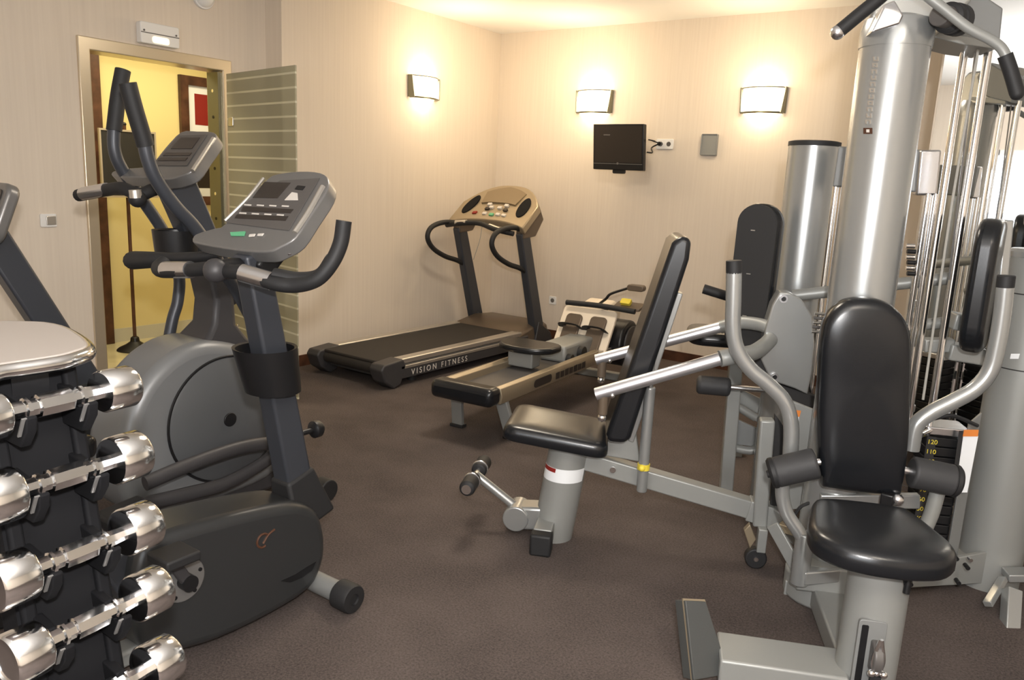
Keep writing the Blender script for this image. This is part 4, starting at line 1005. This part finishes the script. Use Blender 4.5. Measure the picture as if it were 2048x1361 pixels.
# low foot bar with upright rubber plate
fb0, fb1 = PD(-.06, .0, .065), PD(-.42, .0, .065)
part('foot_bar', MB().obox(fb0, fb1, .16, .085), 'grey', gy, bev=.008)
part('foot_bar', MB().obox(PD(0, -.05, .05), G(0, .05, .05), .12, .08), 'grey', gy, bev=.008)
fpl0 = PD(-.42, .0, 0)
rn = (GD*.72+GE*.52+UP*.42).normalized()
def FR(px, py, o=0): return hit(px, py, fpl0+UP*.14+rn*o, rn)
rq = [FR(1371, 1202), FR(1412, 1204), FR(1459, 1349), FR(1388, 1362)]
ff = part('foot_rest', MB().prism(rq, rn*-.055), 'foot', gy, bev=.003)
rr4 = [FR(1370, 1198), FR(1414, 1200), FR(1462, 1350), FR(1388, 1362)]
part('rest_plate', MB().prism([p-rn*.010 for p in rr4], rn*-.006), 'champ', ff)
part('bar_collar', MB().tube([PD(.088*math.cos(a)*1.02, .088*math.sin(a)*1.02, .055+.02*math.sin(a*2)) for a in [PI*.55+k*PI/10 for k in range(8)]], .012, n=8), 'rubber', gy)
# base flange at the right with bolts
part('base_flange', MB().prism([G(.06, .02, .03), G(.62, -.20, .03), G(.62, -.20, .16), G(.30, -.06, .12), G(.06, .02, .12)], -GD*.02), 'grey', gy, bev=.003)
part('base_rail', MB().obox(G(.05, -.28, .07), G(.75, -.28, .07), .09, .10), 'grey', gy, bev=.008)
for q in ((1908, 1112), (1930, 1130), (1912, 1160)):
    c = gb(-.075, *q); part('flange_bolt', MB().cyl(c, c+GD*.03, .008, n=12), 'black', gy)
c = gb(-.07, 1938, 1117); part('flange_bolt', MB().cyl(c, c+GD*.02, .007, n=12), 'chrome', gy)

# left upright frame beside the beam
part('frame_post', MB().obox(gb(-.20, 1534, 838), gb(-.20, 1518, 1050), .055, .06, GD), 'grey', gy, bev=.008)
lp_ = [gb(-.85, *q) for q in ((1512, 836), (1475, 815), (1462, 822), (1458, 860), (1458, 880), (1470, 896), (1500, 902), (1512, 898))]
part('frame_loop', MB().tube(lp_, .020), 'grey', gy)
part('frame_panel', MB().prism([gb(-.86, *q) for q in ((1472, 838), (1515, 858), (1512, 895), (1472, 890))], GD*-.02), 'grey_d', gy, bev=.004)
part('frame_panel', MB().prism([gb(-.89, *q) for q in ((1462, 770), (1525, 800), (1522, 850), (1462, 812))], GD*-.02), 'grey', gy, bev=.004)
part('shroud_edge', MB().prism([gb(-.1, *q) for q in ((1578, 800), (1640, 825), (1625, 1020), (1565, 1020))], GD*-.02), 'grey', gy, bev=.004)
part('warning_strip', MB().prism([gb(-.06, *q) for q in ((1591, 832), (1598, 832), (1592, 925), (1585, 925))], GD*.002), 'paper', gy)
part('warning_tip', MB().prism([gb(-.055, *q) for q in ((1588, 820), (1602, 822), (1599, 834), (1590, 834))], GD*.002), 'orange', gy)
part('gap_shade_sheet', MB().prism([gb(-.21, *q) for q in ((1550, 830), (1572, 860), (1560, 1030), (1540, 1030))], GD*-.02), 'board', gy)  # dark sheet stands in for the shade between the frame parts
cf = PZ(.0, 1474, 912); part('frame_foot', MB().obox(Vector((cf.x, cf.y, cf.z+.06)), Vector((cf.x, cf.y, 0)), .05, .05, GD), 'grey', gy, bev=.004)

# bench: beam, pedestal, seat, back pad
bm0, bm1 = gb(-.22, 1160, 916), gb(-.22, 1540, 1028)
part('bench_beam', MB().obox(bm0, bm1, .065, .075), 'grey', gy, bev=.006)
part('beam_sleeve', MB().obox(gb(-.22, 1495, 1016), gb(-.22, 1545, 1031), .075, .085), 'grey', gy, bev=.004)
cb = gb(-.18, 1226, 939); part('beam_bolt', MB().cyl(cb, cb+GD*.012, .012), 'chrome', gy)
e0 = gb(-.22, 1540, 1026); part('beam_link', MB().obox(e0, G(-.05, -.15, .15), .06, .08), 'grey', gy, bev=.006)
bp0, bp1 = G(-1.038, -.22, 0), G(-.985, -.22, .42)
bpd = (bp1-bp0).normalized()
ped = part('bench_pedestal', MB().cyl(bp0, bp1, .083, n=40), 'grey', gy)
lbz0, lbz1 = .268, .326
part('warning_label', MB().rings([[bp0+bpd*lbz+(GE*math.cos(a)+GD*math.sin(a))*r for a, r in [(PI*.98-k*PI*.86/14, .0842) for k in range(15)]+[(PI*.12+k*PI*.86/14, .0835) for k in range(15)]] for lbz in (lbz0, lbz1)]), 'paper', ped)
part('label_corner', MB().rings([[bp0+bpd*lbz+(GE*math.cos(a)+GD*math.sin(a))*r for a, r in [(PI*.93-k*PI*.3/8, .0848) for k in range(9)]+[(PI*.63+k*PI*.3/8, .084) for k in range(9)]] for lbz in (.308, .325)]), 'red', ped)
part('bench_foot', MB().obox(G(-1.06, -.30, .055), G(-1.06, -.055, .055), .075, .08), 'grey', gy, bev=.006)
part('foot_cap', MB().obox(G(-1.06, -.075, .045), G(-1.06, -.005, .045), .085, .09), 'rubber', gy, bev=.01)
part('foot_cap', MB().obox(G(-1.06, -.33, .045), G(-1.06, -.40, .045), .085, .09), 'rubber', gy, bev=.01)
tp = [gb(-.055, 1005, 846), gb(-.055, 1220, 888), gb(-.38, 1216, 846), gb(-.38, 1036, 796)]
nrm = (tp[1]-tp[0]).cross(tp[3]-tp[0]).normalized()
if nrm.z < 0: nrm = -nrm
cen = sum(tp, Vector())/4
tp = brounded([p-nrm*(p-cen).dot(nrm)-nrm*.066 for p in tp], .14)
part('bench_seat', pad(tp, nrm*.062, .006), 'vinyl', gy, ang=80)
bq = [gb(-.06, *q) for q in ((1344, 486), (1364, 471), (1384, 480), (1379, 520), (1262, 878), (1250, 889), (1216, 886), (1212, 870))]
part('bench_back_pad', MB().prism(bq, -GD*.29-GE*.022), 'vinyl', gy, bev=.024, seg=5)
part('back_frame', MB().obox(gb(-.21, 1360, 585), gb(-.21, 1262, 880), .06, .022, GE), 'silver', gy, bev=.004)
part('bench_gusset', MB().prism([gb(-.19, *q) for q in ((1255, 880), (1262, 850), (1272, 868), (1280, 925), (1170, 905), (1175, 885))], -GD*.05), 'grey', gy, bev=.005)
rd = [gb(-.13, 1281, 772), gb(-.13, 1283, 984)]
part('adjust_rod', MB().cyl(Vector((rd[1].x, rd[1].y, rd[0].z)), rd[1], .021), 'silver', gy, bev=.006)
part('adjust_rod_tip', MB().cyl(Vector((rd[1].x, rd[1].y, rd[0].z)), Vector((rd[1].x, rd[1].y, rd[0].z+.11)), .011), 'silver', gy)
yc = gb(-.13, 1284, 933); part('yellow_knob', MB().cyl(Vector((rd[1].x, rd[1].y, yc.z-.012)), Vector((rd[1].x, rd[1].y, yc.z+.012)), .0245).sphere(yc+GD*.022, .014), 'yellow', gy)
# leg lever
pv = G(-1.18, -.22, .07)
part('lever_block', MB().obox(G(-1.06, -.22, .085), G(-1.19, -.22, .075), .10, .10), 'silver', gy, bev=.012)
part('lever_block', MB().cyl(G(-1.19, -.28, .075), G(-1.19, -.16, .075), .055), 'silver', gy, bev=.006)
le = gb(-.22, 952, 950)
part('leg_lever', MB().cyl(G(-1.19, -.22, .10), le, .019), 'silver', gy)
part('lever_axle', MB().cyl(le-GD*.17, le+GD*.17, .013), 'chrome_s', gy)
for s in (-1, 1):
    lr = part('leg_roller', MB().cyl(le+GD*s*.045, le+GD*s*.165, .033, n=24), 'rubber', gy, bev=.010)
    part('roller_cap', MB().cyl(le+GD*s*.165, le+GD*s*.173, .020), 'chrome', lr)
    part('roller_ring', MB().tube([le+GD*s*.075+(GE*math.cos(a)+UP*math.sin(a))*.0335 for a in [k*PI/12 for k in range(24)]], .004, n=6, smooth=False, closed=True), 'chrome_s', lr)
# caster under the beam end
wc = gb(-.16, 1514, 1088)
wz = .042
wc = Vector((wc.x, wc.y, wz))
part('caster_wheel', MB().cyl(wc-GD*.02, wc+GD*.02, wz, n=24), 'rubber', gy, bev=.006)
part('caster_hub', MB().cyl(wc+GD*.02, wc+GD*.024, .009), 'chrome', gy)
part('caster_fork', MB().obox(wc+UP*.03+GE*.015, Vector((wc.x, wc.y, .17))+GE*.015, .035, .05, GD), 'grey', gy, bev=.004)
part('caster_bracket', MB().prism([gb(-.13, *q) for q in ((1488, 1062), (1500, 1050), (1512, 1080), (1500, 1098))], -GD*.03), 'champ', gy, bev=.003)
# pieces in the lower right corner
part('rear_foot_bar', MB().obox(gb(-.15, 2010, 1150), gb(-.15, 2070, 1150), .07, .03), 'silver', gy, bev=.004)
part('rear_foot_strut', MB().obox(gb(-.12, 2006, 1158), gb(.0, 1975, 1210), .022, .03, GD), 'silver', gy, bev=.003)
part('rear_foot_post', MB().obox(gb(-.05, 2024, 1180), gb(.1, 2016, 1310), .05, .05, GD), 'silver', gy, bev=.004)
part('right_stack', MB().prism(rrect(rc0+GE*.22+GD*.02+UP*.18, GE, GD, .20, .14, .01), UP*.55), 'black', gy, bev=.004)

# ------------------------------------------------------------------ light
def panel(x, y, w, h, label):
    r = thing('added_fill_lamp', (x, y, ZC-.02), label, 'ceiling lamp', 'added ceiling fill panels')  # added fill lamp out of view, brightens walls and floor
    part('lamp_frame', MB().tube(rrect((x, y, ZC-.012), (1, 0, 0), (0, 1, 0), w, h, .01), .012, n=6, smooth=False, closed=True), 'white', r)
    part('diffuser', MB().prism(rrect((x, y, ZC-.014), (1, 0, 0), (0, 1, 0), w-.02, h-.02, .01), UP*.013), 'lampdiff', r)
    return r
c1 = panel(.9, .2, .6, .6, 'added unseen fill lamp on the ceiling over the right half of the room')
c3 = panel(-2.3, 3.3, .6, .6, 'added unseen fill lamp on the ceiling over the middle of the room')

def lamp(name, kind, loc, energy, col, size=.1, rot=None, **k):
    l = bpy.data.lights.new(name, kind); l.energy = energy; l.color = col
    if kind == 'AREA':
        l.shape = 'RECTANGLE'; l.size = size; l.size_y = k.get('sy', size)
    else: l.shadow_soft_size = size
    o = bpy.data.objects.new(name, l); COL.objects.link(o); o.location = loc
    if rot: o.rotation_euler = rot
    return o
lamp('camera_flash', 'POINT', (.10, -.05, 1.66), 190, (1, .97, .95), .035)
# bulbs of the sconces throw their light up and down the wall
for b, n in (((XL, 5.145, 2.175), (1, 0, 0)), ((-3.575, YB, 2.155), (0, -1, 0)), ((-2.095, YB, 2.141), (0, -1, 0))):
    p = Vector(b)+Vector(n)*.07
    lamp('sconce_bulb', 'POINT', p+UP*.125, 1.0, (1, .76, .42), .03)
    lamp('sconce_bulb', 'POINT', p-UP*.125, .55, (1, .76, .42), .03)
    lamp('added_sconce_fill', 'POINT', Vector(b)+Vector(n)*.45+UP*.12, 10, (1, .80, .54), .10)  # added lamp in mid air before each sconce, spreads warm light wider
lamp('corridor_lamp', 'AREA', (-5.55, 3.2, 2.46), 27, (1, .86, .55), .5, sy=2.2)
w = bpy.data.worlds.new('world'); SC.world = w; w.use_nodes = True
w.node_tree.nodes['Background'].inputs[0].default_value = (.9, .93, 1, 1); w.node_tree.nodes['Background'].inputs[1].default_value = .3

SC.view_settings.view_transform = 'Standard'; SC.view_settings.look = 'None'
SC.view_settings.gamma = 1; SC.view_settings.use_curve_mapping = False
SC.view_settings.exposure = 0.32
